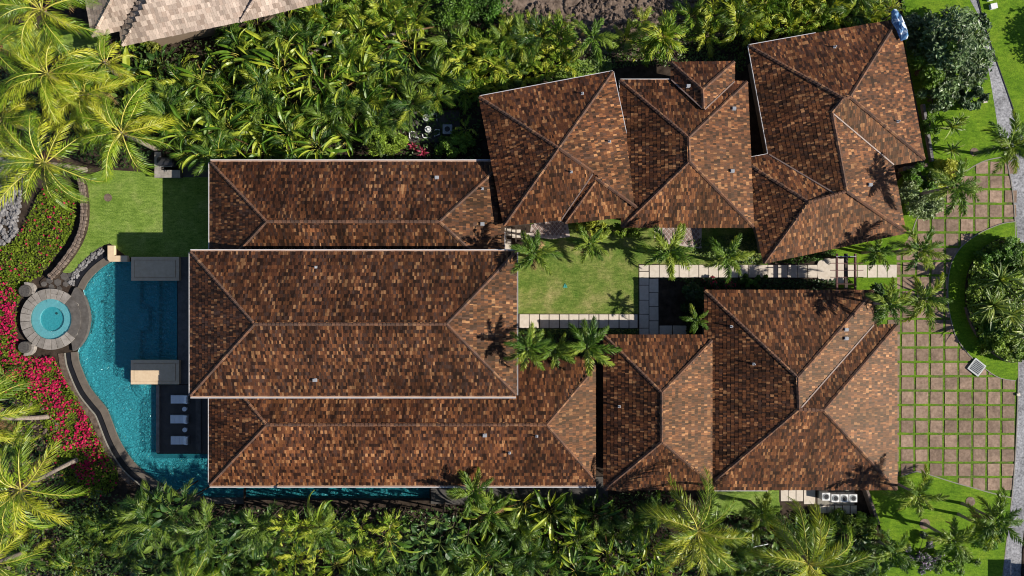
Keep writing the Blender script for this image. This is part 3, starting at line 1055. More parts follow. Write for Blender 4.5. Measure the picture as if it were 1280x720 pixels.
house("wing_house", "long brown roofed wing with a pink lower gutter, lowest of three long roofs",
      [(262, 446), (744, 446), (744, 606), (262, 606)], zC, ZL, M['wall'],
      [[(262, 606, zC), (262, 446, zC), (333, 531, rC)],
       [(262, 446, zC), (746, 446, zC), (683, 531, rC), (333, 531, rC)],
       [(744, 455, zC), (744, 604, zC), (683, 531, rC)],
       [(746, 606, zC), (262, 606, zC), (333, 531, rC), (683, 531, rC)]],
      [((262, 446, zC), (333, 531, rC)), ((262, 606, zC), (333, 531, rC)), ((333, 531, rC), (683, 531, rC)), ((743, 460, zC + .1), (683, 531, rC)), ((743, 600, zC), (683, 531, rC))],
      'red', M['shingle'],
      [((745, 606, zC), (262, 606, zC), 0.28, True), ((262, 606, zC), (262, 494, zC), 0.16)],
      (), [(606, 544, 'box'), (637, 566, 'pipe'), (671, 545, 'pipe')], 7)
zD, r1, r2 = 3.9, 5.85, 6.65
house("garage_house", "rusty brown cross hipped roof beside the grass jointed parking court",
      [(755, 419), (880, 419), (880, 363), (1092, 363), (1092, 406), (1120, 406), (1120, 612), (755, 612)], zD, 0.0, M['wall'],
      [[(755, 612, zD), (755, 419, zD), (827, 490.6, r1), (827, 552.5, r1)],
       [(755, 419, zD), (899, 419, zD), (827, 490.6, r1)],
       [(899, 419, zD), (899, 612, zD), (827, 552.5, r1), (827, 490.6, r1)],
       [(899, 612, zD), (755, 612, zD), (827, 552.5, r1)],
       [(881, 612, zD), (881, 363, zD), (997, 472, r2), (998.5, 511.5, r2)],
       [(881, 363, zD), (1092, 363, zD), (997, 472, r2)],
       [(1092, 363, zD), (1092, 406, zD), (998.5, 511.5, r2), (997, 472, r2)],
       [(1092, 406, zD), (1121, 406, zD), (1029, 513, r2), (998.5, 511.5, r2)],
       [(1121, 406, zD), (1121, 612, zD), (1029, 513, r2)],
       [(1121, 612, zD), (881, 612, zD), (998.5, 511.5, r2), (1029, 513, r2)]],
      [((755, 419, zD), (827, 490.6, r1)), ((827, 490.6, r1), (827, 552.5, r1)), ((755, 612, zD), (827, 552.5, r1)), ((890, 425, zD + .2), (827, 490.6, r1)), ((884, 600, zD + .3), (827, 552.5, r1)),
       ((881, 363, zD), (997, 472, r2)), ((997, 472, r2), (998.5, 511.5, r2)), ((893, 601, zD + .3), (998.5, 511.5, r2)), ((1092, 363, zD), (997, 472, r2)),
       ((998.5, 511.5, r2), (1029, 513, r2)), ((1121, 406, zD), (1029, 513, r2)), ((1121, 612, zD), (1029, 513, r2))],
      'red', M['shingle'],
      [((960, 612, zD), (893, 612, zD), 0.16)],
      [((1092, 406, zD), (1000, 511, r2 - .05))], [(774, 508, 'pipe'), (942, 455, 'pipe'), (914, 408, 'pipe'), (1057, 412, 'box'), (1057, 423, 'box')], 9)
zE = 4.3; pE = 6.6
house("guest_house", "pyramid hipped brown roof with tilted eaves above the courtyard lawn",
      [(599, 121), (766, 89.5), (802, 268), (706, 279), (630, 282)], zE, 0.0, M['wall'],
      [[(630, 282, zE), (599, 121, zE), (698.3, 185, pE)],
       [(599, 121, zE), (766, 89.5, zE), (698.3, 185, pE)],
       [(766, 89.5, zE), (803, 268, zE), (742, 216, pE - 1.0), (698.3, 185, pE)],
       [(630, 282, zE), (702, 274.5, zE), (741.5, 216.5, pE - 1.0), (698.3, 185, pE)],
       [(706, 279, zE - .12), (702, 274.5, zE - .12), (741.5, 216.5, pE - 1.0), (744, 227, pE - 1.15)],
       [(706, 279, zE), (800, 269, zE), (744, 222, pE - 1.1)]],
      [((599, 121, zE), (698.3, 185, pE)), ((766, 89.5, zE), (698.3, 185, pE)), ((630, 282, zE), (698.3, 185, pE)), ((742, 216, pE - 1.0), (698.3, 185, pE)), ((800, 262, zE + .15), (744, 222, pE - 1.1)), ((706, 279, zE), (744, 227, pE - 1.15))],
      'red', M['shingle'],
      [((599, 121, zE), (766, 89.5, zE), 0.13), ((766, 89.5, zE), (789, 199, zE), 0.12)],
      [((702, 274.5, zE), (741, 218, pE - 1.0))], [(728, 117, 'pipe'), (762, 177, 'pipe'), (714, 215, 'pipe')], 11)
zF = 4.1; pF = 6.2
house("guest_house", "hipped brown roof with a small raised hip at its top edge",
      [(775, 100), (839, 100), (839, 78), (918, 78), (918, 102), (934, 102), (942, 284), (778, 284)], zF, 0.0, M['wall'],
      [[(777, 284, zF), (775, 100, zF), (860.7, 171.7, pF), (861.7, 201.7, pF)],
       [(775, 100, zF), (934, 102, zF), (860.7, 171.7, pF)],
       [(934, 102, zF), (942, 284, zF), (861.7, 201.7, pF), (860.7, 171.7, pF)],
       [(777, 284, zF), (942, 284, zF), (861.7, 201.7, pF)],
       [(839, 78, zF + .1), (918, 77, zF + .1), (878, 112, zF + 1.35)],
       [(839, 100, zF + .1), (839, 78, zF + .1), (878, 112, zF + 1.35), (878.5, 136, zF + 1.35)],
       [(918, 77, zF + .1), (918, 102, zF + .1), (880.5, 137, zF + 1.35), (878, 112, zF + 1.35)]],
      [((775, 100, zF), (860.7, 171.7, pF)), ((934, 102, zF), (860.7, 171.7, pF)), ((860.7, 171.7, pF), (861.7, 201.7, pF)), ((777, 284, zF), (861.7, 201.7, pF)), ((942, 284, zF), (861.7, 201.7, pF)),
       ((839, 78, zF + .1), (878, 112, zF + 1.35)), ((918, 77, zF + .1), (878, 112, zF + 1.35)), ((878, 112, zF + 1.35), (879.5, 136, zF + 1.35))],
      'red', M['shingle'],
      [((775, 100, zF), (838, 100, zF), 0.13), ((777, 150, zF), (775, 100, zF), 0.1)],
      [((839, 100, zF + .12), (878, 136, zF + 1.3)), ((918, 102, zF + .12), (881, 137, zF + 1.3))],
      [(860, 108, 'box'), (917, 136, 'box'), (915, 214, 'box')], 13)
zG = 3.6; pG = 6.15
house("corner_house", "turned brown roof with bright valley lines beside the broad leafy tree",
      [(936, 57), (1122.5, 24), (1156, 199), (1117, 206), (1132, 290), (955, 329), (926, 199.5), (961, 193)], zG, 0.0, M['wall'],
      [[(961, 193, zG), (936, 57, zG), (1053.8, 122.5, pG), (1039, 141, pG - .48), (1057, 238, pG - .48), (1046, 244, pG - .78)],
       [(936, 57, zG), (1122.5, 24, zG), (1062, 121, pG), (1053.8, 122.5, pG)],
       [(1122.5, 24, zG), (1156, 199, zG), (1062, 121, pG)],
       [(1117, 206, zG), (1156, 199, zG), (1062, 121, pG), (1053.8, 122.5, pG), (1041, 142, pG - .48)],
       [(1116, 204, zG), (1132, 290, zG), (1059, 239, pG - .48), (1041, 142, pG - .48)],
       [(955, 329, zG), (1133, 291, zG), (1059, 239, pG - .48), (1011, 252.5, pG - .78)],
       [(955, 329, zG), (926, 199.5, zG), (1011, 252.5, pG - .78)],
       [(926, 199.5, zG), (961, 193, zG), (1047, 243, pG - .78), (1011, 252.5, pG - .78)]],
      [((936, 57, zG), (1053.8, 122.5, pG)), ((1053.8, 122.5, pG), (1062, 121, pG)), ((1122.5, 24, zG), (1062, 121, pG)), ((1156, 199, zG), (1062, 121, pG)), ((1053.8, 122.5, pG), (1039, 141, pG - .48)),
       ((1040, 141, pG - .48), (1058, 238.5, pG - .48)), ((1011, 252.5, pG - .78), (1058, 239, pG - .48)), ((1132, 290, zG), (1058, 239, pG - .48)), ((955, 329, zG), (1011, 252.5, pG - .78)), ((926, 199.5, zG), (1011, 252.5, pG - .78))],
      'red', M['shingle'],
      [((936, 57, zG), (1020, 42, zG), 0.13), ((961, 193, zG), (936, 57, zG), 0.11), ((926, 199.5, zG), (961, 193, zG), 0.12)],
      [((961, 193, zG), (1046, 243.5, pG - .78)), ((1117, 206, zG), (1041, 142, pG - .48))],
      [(1043, 59, 'pipe'), (1122, 152, 'pipe'), (1087, 231, 'box')], 15)
zH = 4.0
house("neighbour_house", "pale beige tiled roof of the neighbouring house cut by the top edge",
      [(96, -60), (115, 46), (150, 38), (153, 57), (298, 27), (400, 2), (400, -60)], zH, ZL, M['wall'],
      [[(115, 46, zH), (96, -60, zH), (160, -40, zH + 2.2)],
       [(115, 46, zH), (150, 38, zH), (172, 0, zH + .9), (194, -34, zH + 1.8), (160, -40, zH + 2.2)],
       [(152.5, 57, zH), (150, 38, zH), (173, 0, zH + 1.0), (203, -50, zH + 2.6), (212, -44, zH + 2.6)],
       [(152.5, 57, zH), (298, 27, zH), (330, -35, zH + 2.5), (212, -44, zH + 2.6)],
       [(300, 27, zH - .1), (293, 22, zH - .1), (322, -35, zH + 1.8), (338, -35, zH + 2.0)],
       [(300, 27, zH - .3), (402, 2, zH - .3), (402, -50, zH + 1.6), (345, -40, zH + 1.7)]],
      [((115, 46, zH), (160, -40, zH + 2.2)), ((152.5, 57, zH), (212, -44, zH + 2.6)), ((300, 27, zH), (338, -35, zH + 2.2))],
      'pale', M['tile_pale'], (), (), (), 17, 0.33, 0.40, 1.3)

# ------------------------------------------------------------------ vegetation
def frond_mesh(name, L, n, lmax, lw, droop, side, rnd, mats, start=0.14, plume=0.0, rad=0.045, hang=0.4, lpow=0.6):
    """one feather leaf along +X: midrib and leaflets"""
    b = MB()
    K = 14
    pts = [Vector((0, 0, 0))]
    yaw = 0.0
    for i in range(K):
        t = (i + 0.5) / K
        pit = -droop * t ** 1.4
        yaw = side * t
        pts.append(pts[-1] + Vector((math.cos(pit) * math.cos(yaw), math.cos(pit) * math.sin(yaw), math.sin(pit))) * (L / K))
    b.tube(pts, [rad * (1 - 0.8 * i / K) for i in range(K + 1)], 4, 1)

    def at(t):
        x = t * K
        i = min(int(x), K - 1)
        return pts[i].lerp(pts[i + 1], x - i), (pts[i + 1] - pts[i]).normalized()
    for k in range(n):
        t = start + (1 - start) * (k + rnd.uniform(-.2, .2) + .5) / n
        t = min(t, 0.995)
        p, d = at(t)
        sv = Vector((-d.y, d.x, 0)).normalized()
        up = d.cross(sv).normalized() if d.cross(sv).z > 0 else -d.cross(sv).normalized()
        for s in (1, -1):
            l = lmax * max(0.25, math.sin(math.pi * min(1, (t - start) / (1 - start) * 0.82 + 0.14))) ** lpow * rnd.uniform(0.85, 1.1)
            ang = math.radians(68 - 45 * t + rnd.uniform(-9, 9))
            el = rnd.uniform(-plume, plume) + 0.15
            dr = (d * math.cos(ang) + (sv * s * math.cos(el) + up * math.sin(el)) * math.sin(ang)).normalized()
            w = d * lw * 0.5 + up * rnd.uniform(-.3, .3) * lw
            p1 = p + dr * l * 0.5 + Vector((0, 0, -hang * 0.10 * l))
            p2 = p + dr * l * 0.96 + Vector((0, 0, -hang * l * rnd.uniform(.6, 1.2)))
            b.face([p - w * .7, p1 - w, p1 + w, p + w * .7], 0)
            b.face([p1 - w, p2 - w * .15, p2 + w * .15, p1 + w], 0)
    return b.mesh(name, mats)


def paddle_mesh(name, pet, L, W, bend, rnd, mats, ripple=0.06, fold=0.35, side=0.0):
    """stalk and paddle blade along +X, folded along the midrib"""
    b = MB()
    K = 7
    p = Vector((0, 0, 0)); pit = 0.0
    stalk = [p.copy()]
    for i in range(4):
        p = p + Vector((math.cos(pit), 0, math.sin(pit))) * pet / 4
        pit -= bend * 0.10
        stalk.append(p.copy())
    b.tube(stalk, [0.035, 0.03, 0.026, 0.022, 0.018], 4, 1)
    mid = [p.copy()]; nrm = []
    for i in range(K):
        nrm.append(pit)
        yw = side * i / K
        p = p + Vector((math.cos(pit) * math.cos(yw), math.cos(pit) * math.sin(yw), math.sin(pit))) * L / K
        pit -= bend * 0.75 / K * (0.4 + 1.3 * i / K)
        mid.append(p.copy())
    nrm.append(pit)
    prof = [0.25, 0.78, 1.0, 0.98, 0.86, 0.66, 0.38, 0.03]
    for s in (1, -1):
        edge = []
        for i in range(K + 1):
            w = W * 0.5 * prof[i]
            f = fold + rnd.uniform(-.1, .12)
            n = Vector((-math.sin(nrm[i]), 0, math.cos(nrm[i])))
            edge.append(mid[i] + Vector((0, s * w * math.cos(f), 0)) + n * (w * math.sin(f) + rnd.uniform(-ripple, ripple) * W))
        for i in range(K):
            q = [mid[i], mid[i + 1], edge[i + 1], edge[i]]
            b.face(q if s > 0 else list(reversed(q)), 0)
    return b.mesh(name, mats, smooth=True)


def sword_mesh(name, L, W, bend, mats):
    b = MB(); K = 5
    p = Vector((0, 0, 0)); pit = 0.0; mid = [p.copy()]
    for i in range(K):
        p = p + Vector((math.cos(pit), 0, math.sin(pit))) * L / K
        pit -= bend / K
        mid.append(p.copy())
    prof = [0.6, 1, 1, .8, .5, .04]
    for s in (1, -1):
        for i in range(K):
            e0 = mid[i] + Vector((0, s * W * .5 * prof[i], W * .18 * prof[i])); e1 = mid[i + 1] + Vector((0, s * W * .5 * prof[i + 1], W * .18 * prof[i + 1]))
            q = [mid[i], mid[i + 1], e1, e0]
            b.face(q if s > 0 else list(reversed(q)), 0)
    return b.mesh(name, mats)


VR = random.Random(29)
COCO = [frond_mesh("frond", 5.9, 50, 1.2, 0.078, dr, sd, VR, [M['coco'], M['rachis']], 0.16, 0.3, 0.075, hg, 0.5) for dr, sd, hg in ((0.95, 0.35, .5), (1.35, -0.4, .7), (1.7, 0.2, .8), (1.15, 0.75, .55), (1.9, -0.7, .9), (1.5, 1.0, .6))]
FOX = [frond_mesh("frond", 2.7, 44, 0.66, 0.12, dr, sd, VR, [M['foxtail'], M['rachis_g']], 0.10, 1.0, 0.035, 0.35) for dr, sd in ((0.8, 0.15), (1.1, -0.2), (1.4, 0.05), (0.95, 0.35))]
LIME = [frond_mesh("frond", 2.1, 11, 0.52, 0.20, dr, sd, VR, [M['lime'], M['rachis']], 0.18, 0.9, 0.03, 0.25, 0.4) for dr, sd in ((0.9, 0.15), (1.3, -0.25), (1.6, 0.3), (1.1, -0.5))]
FERN = [frond_mesh("frond", 1.7, 20, 0.42, 0.10, dr, sd, VR, [M['bird'], M['rachis_g']], 0.12, 0.5, 0.025, 0.3) for dr, sd in ((1.0, 0.15), (1.4, -0.3), (1.7, 0.3))]
AREC = [frond_mesh("frond", 2.5, 30, 0.62, 0.075, dr, sd, VR, [M['bird'], M['rachis']], 0.14, 0.5, 0.035, hg, 0.5) for dr, sd, hg in ((1.2, 0.3, .4), (1.7, -0.5, .6), (2.1, 0.6, .7), (1.5, -0.9, .5))]
AREC_D = [frond_mesh('frond', 2.7, 30, 0.66, 0.08, dr, sd, VR, [M['deep'], M['rachis_g']], 0.14, 0.5, 0.035, hg, 0.5) for dr, sd, hg in ((1.2, 0.3, .4), (1.7, -0.5, .6), (2.1, 0.6, .7), (1.5, -0.9, .5))]
DRYF = frond_mesh("frond", 2.4, 26, 0.5, 0.09, 2.2, 0.2, VR, [M['dead'], M['husk']], 0.12, 0.6, 0.035, 0.8)
DRYC = frond_mesh("frond", 4.6, 34, 0.9, 0.07, 2.3, 0.3, VR, [M['dead'], M['husk']], 0.16, 0.3, 0.06, 0.9)
BIRD = [paddle_mesh("leaf", 0.9, l, w, bd, VR, [M['bird'], M['rachis']], 0.07, fo, sd) for l, w, bd, fo, sd in (
    (2.2, 0.42, 1.9, .7, .5), (1.9, 0.48, 2.4, .55, -.6), (2.5, 0.36, 1.6, .85, .3), (2.0, 0.40, 2.8, .6, .8), (1.6, 0.36, 2.0, .9, -.3), (2.3, 0.44, 2.2, .45, -.9))]
DEAD = [paddle_mesh('leaf', 0.7, l, w, bd, VR, [M['dead'], M['dead']], 0.10, fo, sd) for l, w, bd, fo, sd in ((1.6, .22, 2.6, 1.0, .5), (1.3, .2, 3.0, .9, -.6))]
DARK = [paddle_mesh("leaf", 0.8, l, w, bd, VR, [M['bird_dark'], M['rachis_g']]) for l, w, bd in ((1.0, 0.45, 1.0), (0.85, 0.5, 1.5), (1.15, 0.36, 0.7), (0.9, 0.30, 1.6))]
BANANA = [paddle_mesh("leaf", 0.7, l, w, bd, VR, [M['bird'], M['rachis']], 0.1, 0.25) for l, w, bd in ((2.2, 0.62, 1.2), (1.9, 0.7, 1.7), (2.4, 0.55, 0.9))]
SWORD = [sword_mesh("leaf", l, w, bd, [M['ros']]) for l, w, bd in ((1.35, 0.14, 0.9), (1.2, 0.13, 1.4), (1.5, 0.15, 0.5))]
TI = [sword_mesh("leaf", l, w, bd, [M['ti']]) for l, w, bd in ((0.75, 0.17, 0.9), (0.6, 0.16, 1.4))]


def frame(az, el, roll=0.0, off=(0, 0, 0), sc=1.0):
    return Matrix.Translation(Vector(off)) @ Matrix.Rotation(az, 4, 'Z') @ Matrix.Rotation(-el, 4, 'Y') @ Matrix.Rotation(roll, 4, 'X') @ Matrix.Scale(sc, 4)


def palm(name, base, crown, zc, label, cat, group, kind, nf, sc=1.0, zg=0.0, wind=0.0, shade=None):
    """base and crown are plan places in the photo; the crown stands at height zc"""
    B = P(base[0], base[1], zg); T = P(crown[0], crown[1], zc)
    r = empty(name, B, label, cat, group)
    top = T - B
    coco = kind == 'coco'
    sc *= VR.uniform(.92, 1.08)
    nf += VR.choice((-2, -1, 0, 1))
    b = MB()
    K = 9
    pts = []
    for i in range(K + 1):
        t = i / K
        q = Vector((top.x, top.y, 0)) * (t ** 1.15 if coco else t)
        pts.append(Vector((q.x, q.y, top.z * t)))
    pts[0].z = -0.3
    r0, r1 = (0.24, 0.15) if coco else (0.17, 0.10)
    if kind == 'lime':
        r0, r1 = 0.08, 0.05
    b.tube(pts, [r0 * (1.25 if i == 0 else 1) + (r1 - r0) * i / K for i in range(K + 1)], 9, 0)
    b.build("trunk", M['trunk'], r)
    if kind == 'fox':
        c = MB()
        c.tube([top + Vector((0, 0, -0.35)), top + Vector((0, 0, 0.0)), top + Vector((0, 0, 0.35))], [0.12, 0.14, 0.05], 9)
        c.build("crownshaft", M['shaft'], r)
    if coco:
        c = MB()
        for k in range(7):
            a = VR.uniform(0, 6.28)
            q = top + Vector((math.cos(a) * .3, math.sin(a) * .3, -0.35 + VR.uniform(-.1, .1)))
            c.tube([q + Vector((0, 0, -.13)), q + Vector((0, 0, -.06)), q + Vector((0, 0, .06)), q + Vector((0, 0, .13))], [0.05, 0.12, 0.12, 0.04], 7)
        tag(c.build("coconut", M['husk'], r), kind='stuff')
    meshes = {'coco': COCO, 'fox': FOX, 'lime': LIME}[kind]
    az = VR.uniform(0, 6.28)
    for i in range(nf):
        t = i / (nf - 1)
        az += 2.39996 + VR.uniform(-.25, .25)
        if coco:
            el = math.radians(68 - 80 * t + VR.uniform(-8, 8))
        elif kind == 'fox':
            el = math.radians(56 - 52 * t + VR.uniform(-7, 7))
        else:
            el = math.radians(75 - 70 * t + VR.uniform(-10, 10))
        a = az + wind * math.sin(az)
        ms = VR.choice(meshes)
        if kind != 'lime' and i > nf - 3 and VR.random() < .6:
            ms = DRYC if coco else DRYF
        link("frond", ms, r, frame(a, el, VR.uniform(-.35, .35), top + Vector((0, 0, -0.1 - 0.25 * t)), sc * VR.uniform(0.85, 1.08) * (0.72 + 0.28 * min(1, t * 3))))
    return r


def clump(name, px, py, zg, label, cat, group, meshes, n, sc=1.0, el0=80, el1=25, spread=0.25, lift=0.0, stem=None, part="leaf"):
    c = P(px, py, zg)
    r = empty(name, c, label, cat, group)
    az = VR.uniform(0, 6.28)
    if stem:
        b = MB(); b.tube([(0, 0, -0.2), (VR.uniform(-.1, .1), VR.uniform(-.1, .1), lift * .5), (0, 0, lift)], [0.09, 0.075, 0.06], 7)
        b.build("stem", M['trunk_dark'], r)
    for i in range(n):
        t = i / max(1, n - 1)
        az += 2.39996 + VR.uniform(-.4, .4)
        el = math.radians(el0 + (el1 - el0) * t + VR.uniform(-9, 9))
        off = (math.cos(az) * spread * VR.random(), math.sin(az) * spread * VR.random(), lift + VR.uniform(-.05, .15))
        link(part, VR.choice(meshes), r, frame(az, el, VR.uniform(-.7, .7), off, sc * VR.uniform(.8, 1.15)))
    return r


def leaf_face(b, c, size, rnd, m=0, up=0.9, dirn=None, t=None, ratio=0.5):
    a = rnd.uniform(0, 6.28)
    d = Vector((math.cos(a), math.sin(a), rnd.uniform(-.5, .35)))
    if dirn is not None:
        d = (d + dirn * 1.0)
    d.normalize()
    nz = Vector((rnd.gauss(0, 1 - up + .35), rnd.gauss(0, 1 - up + .35), 1)).normalized()
    s = d.cross(nz)
    if s.length < 1e-3: return
    s.normalize(); s = s * size * ratio * 0.5
    l = d * size
    b.face([c - l * .5, c + s, c + l * .5 - Vector((0, 0, size * .12)), c - s], m, t)


def leafy(name, px, py, zg, rx, ry, h, nleaf, size, mat, label, cat, group=None, clumps=22, rnd=None, rot=0.0, extra=None, ratio=0.5, hollow=0.25, cf=0.36):
    """trunk, limbs and a crown of many leaf faces in uneven clumps"""
    rnd = rnd or random.Random(int(px * 7 + py * 13))
    c = P(px, py, zg)
    r = empty(name, c, label, cat, group)
    cl = []
    for k in range(clumps):
        while True:
            x, y, z = rnd.uniform(-1, 1), rnd.uniform(-1, 1), rnd.uniform(0, 1)
            if hollow < x * x + y * y + z * z < 1.0: break
        cl.append(Vector((x * rx * .92, y * ry * .92, h * (.25 + .70 * z))))
    b = MB()
    b.tube([(0, 0, -.2), (0, 0, h * .35)], [0.05 * h + .03, 0.04 * h + .02], 7)
    for q in cl[:9]:
        b.tube([(0, 0, h * .3), q * .55 + Vector((0, 0, h * .12)), q], [0.03 * h, 0.02 * h, 0.008 * h], 5)
    b.build("trunk", M['trunk_dark'], r)
    f = MB()
    cr = min(rx, ry, h) * cf
    co, si = math.cos(rot), math.sin(rot)
    tints = [rnd.uniform(.55, 1.45) for _ in cl]
    for i in range(nleaf):
        k = rnd.randrange(clumps)
        q = cl[k]
        while True:
            o = Vector((rnd.uniform(-1, 1), rnd.uniform(-1, 1), rnd.uniform(-.6, 1)))
            if o.length < 1: break
        p = q + o * cr * rnd.uniform(.6, 1.0)
        p.z = max(p.z, .05)
        t = tints[k] * rnd.uniform(.7, 1.3)
        p = Vector((p.x * co - p.y * si, p.x * si + p.y * co, p.z))
        mi = 0
        if extra and rnd.random() < extra: mi = 1
        leaf_face(f, p, size * rnd.uniform(.7, 1.3), rnd, mi, .7, o * .6, (t, t * rnd.uniform(.95, 1.05), t), ratio)
    f.build("crown", mat, r, tint=True)
    return r


def carpet(name, poly, n, size, mats, zg, hfun, rnd, flower=None, up=.8, ratio=.5):
    b = MB()
    for i in range(n):
        x, y = rand_in(poly, rnd)
        hh = hfun(x, y)
        c = P(x, y, zg + hh * rnd.uniform(.45, 1.0))
        t = rnd.uniform(.65, 1.35)
        m = 0
        if flower and rnd.random() < flower(x, y):
            m = 1
            c.z = zg + hh * rnd.uniform(.9, 1.12)
        leaf_face(b, c, size * rnd.uniform(.7, 1.3) * (.95 if m else 1), rnd, m, up, None, (t, t, t), ratio if not m else .8)
    o = b.build(name, mats, None, tint=True)
    return tag(o, kind='stuff')


def rocks(name, poly, n, smin, smax, mat, zg, rnd, kind='stuff'):
    bm = bmesh.new()
    for i in range(n):
        x, y = rand_in(poly, rnd)
        s = rnd.uniform(smin, smax)
        c = P(x, y, zg)
        ret = bmesh.ops.create_icosphere(bm, subdivisions=1, radius=1.0)
        rm = Matrix.Rotation(rnd.uniform(0, 6.28), 3, 'Z')
        sx, sy, sz = s * rnd.uniform(.7, 1.3), s * rnd.uniform(.7, 1.3), s * rnd.uniform(.5, .9)
        for v in ret['verts']:
            k = rnd.uniform(.75, 1.2)
            v.co = rm @ Vector((v.co.x * sx * k, v.co.y * sy * k, v.co.z * sz * k)) + Vector((c.x, c.y, c.z + s * .25))
    me = bpy.data.meshes.new(name)
    bm.to_mesh(me); bm.free()
    me.materials.append(mat)
    return tag(link(name, me), kind=kind)


# --- rock beds
rr = random.Random(5)
rocks("lava_rocks", [(-15, 185), (30, 185), (34, 215), (26, 250), (22, 290), (-15, 330)], 900, .08, .30, M['lava_pale'], ZL - .05, rr)
rocks("lava_rocks", [(640, 8), (760, -6), (850, -10), (905, 0), (880, 30), (790, 46), (700, 60), (630, 70)], 700, .06, .34, M['lava_brown'], -.05, rr)
rocks("lava_rocks", [(-10, 500), (50, 500), (90, 545), (100, 600), (60, 650), (-10, 660)], 500, .06, .26, M['lava_brown'], ZL - .05, rr)
rocks("lava_rocks", [(0, 640), (120, 640), (190, 690), (190, 725), (0, 725)], 450, .06, .28, M['lava_brown'], ZL - .05, rr)
cob = EDGE_N
cobl = offset_line(cob, -13.5)
rocks("cobble_stones", offset_line(cob, -10.3) + list(reversed(offset_line(cob, -16.8))), 120, .10, .20, M['lava_pale'], ZL, rr)

# lava stone wall round the left lawn, stone by stone
WALL = spline([(100, 222), (103.5, 240), (105, 262), (103, 284), (95.5, 304), (84, 322), (70, 339), (62, 347)], n=5)
wall_t = empty("garden_wall", P(100, 280, ZL), "low curved brown lava stone wall between the left lawn and the flowering bank", "wall")
wr = random.Random(8)
b = MB()
off_a, off_b = offset_line(WALL, -4.2), offset_line(WALL, 4.2)
core = ribbon("core", WALL, -3.9, 3.9, ZL - .8, ZL + .50, M['soil'], None)
core.parent = wall_t; core.matrix_local = Matrix.Translation(-wall_t.location); del core["kind"]
stone_meshes = []
for k in range(6):
    bm = bmesh.new()
    ret = bmesh.ops.create_cube(bm, size=1.0)
    for v in bm.verts:
        v.co = Vector((v.co.x * wr.uniform(.8, 1.0), v.co.y * wr.uniform(.8, 1.0), v.co.z * wr.uniform(.75, 1)))
    bmesh.ops.bevel(bm, geom=bm.edges[:], offset=.13, segments=1, affect='EDGES')
    me = bpy.data.meshes.new("stone"); bm.to_mesh(me); bm.free(); me.materials.append(M['wall_stone'])
    stone_meshes.append(me)
for i in range(len(WALL) - 1):
    a, c = WALL[i], WALL[i + 1]
    L = math.hypot(c[0] - a[0], c[1] - a[1])
    for s in (-2.1, 2.1):
        q = offset_line([a, c], s + wr.uniform(-.3, .3))
        m = P((q[0][0] + q[1][0]) / 2, (q[0][1] + q[1][1]) / 2, ZL + .50)
        ang = math.atan2(-(c[1] - a[1]), c[0] - a[0]) + wr.uniform(-.15, .15)
        mt = Matrix.Translation(m - wall_t.location + Vector((0, 0, wr.uniform(-.03, .04)))) @ Matrix.Rotation(ang, 4, 'Z') @ Matrix.Diagonal((L * .087, .37, .26, 1))
        link("stone", wr.choice(stone_meshes), wall_t, mt)

# --- bougainvillea bank
BOUG_A = spline([(-12, 330), (18, 300), (36, 268), (52, 238), (76, 230), (93, 238), (95, 262), (90, 288), (78, 308), (62, 330), (50, 345), (40, 350), (27, 368), (20, 395), (24, 430), (40, 446),
                 (66, 446), (72, 454), (84, 478), (98, 500), (114, 530), (131, 562), (147, 590), (142, 612), (110, 622), (84, 606), (66, 570), (48, 520), (24, 500), (-12, 480)], True, 4)
def fden(x, y):
    d = mnoise.noise(Vector((x * .05, y * .05, 3))) + .5 * mnoise.noise(Vector((x * .13, y * .13, 7)))
    def near(px, py, r):
        return max(0.0, 1 - math.hypot(x - px, (y - py)) / r)
    drift = max(near(8, 395, 48), near(12, 435, 42), near(60, 468, 36), near(80, 490, 36), near(92, 525, 34), near(108, 545, 30), near(112, 580, 26) * .6, near(38, 450, 24) * .5)
    return max(0.0, min(.62, .015 + .05 * max(0, d) + 1.2 * drift * (.50 + 1.1 * d)))
carpet("bougainvillea", BOUG_A, 15000, .26, [M['boug'], M['bract']], ZL - .15,
       lambda x, y: .45 + .45 * mnoise.noise(Vector((x * .035, y * .035, 0))) + .25 * mnoise.noise(Vector((x * .12, y * .12, 5))), random.Random(3), fden)

# --- planting under the tall plants
UNDER_N = [(100, 60), (150, 52), (210, 60), (300, 36), (420, 10), (560, -5), (640, -5), (640, 70), (610, 110), (598, 130), (604, 200), (540, 200), (440, 200), (330, 200), (225, 205), (196, 186), (120, 200), (60, 130)]
UNDER_S = [(120, 612), (200, 628), (262, 632), (400, 634), (540, 636), (650, 624), (760, 618), (840, 612), (900, 640), (960, 645), (1090, 640), (1105, 690), (1110, 740), (60, 740), (70, 640)]
UNDER_W = [(-20, 70), (60, 60), (130, 70), (200, 150), (196, 190), (150, 214), (60, 190), (-20, 180)]
hf = lambda x, y: .8 + .5 * mnoise.noise(Vector((x * .06, y * .06, 2)))
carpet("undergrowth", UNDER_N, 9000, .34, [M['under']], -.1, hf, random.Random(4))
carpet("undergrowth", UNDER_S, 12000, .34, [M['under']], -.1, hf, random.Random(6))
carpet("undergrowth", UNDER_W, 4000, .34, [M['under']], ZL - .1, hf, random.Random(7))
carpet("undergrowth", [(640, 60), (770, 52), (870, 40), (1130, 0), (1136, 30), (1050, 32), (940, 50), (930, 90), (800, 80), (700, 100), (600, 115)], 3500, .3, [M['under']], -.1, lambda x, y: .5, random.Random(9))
carpet("ground_cover", [(820, 348), (930, 348), (1045, 350), (1045, 362), (880, 366), (872, 420), (858, 420), (858, 352)], 2600, .24, [M['under']], -.1, lambda x, y: .55, random.Random(10))
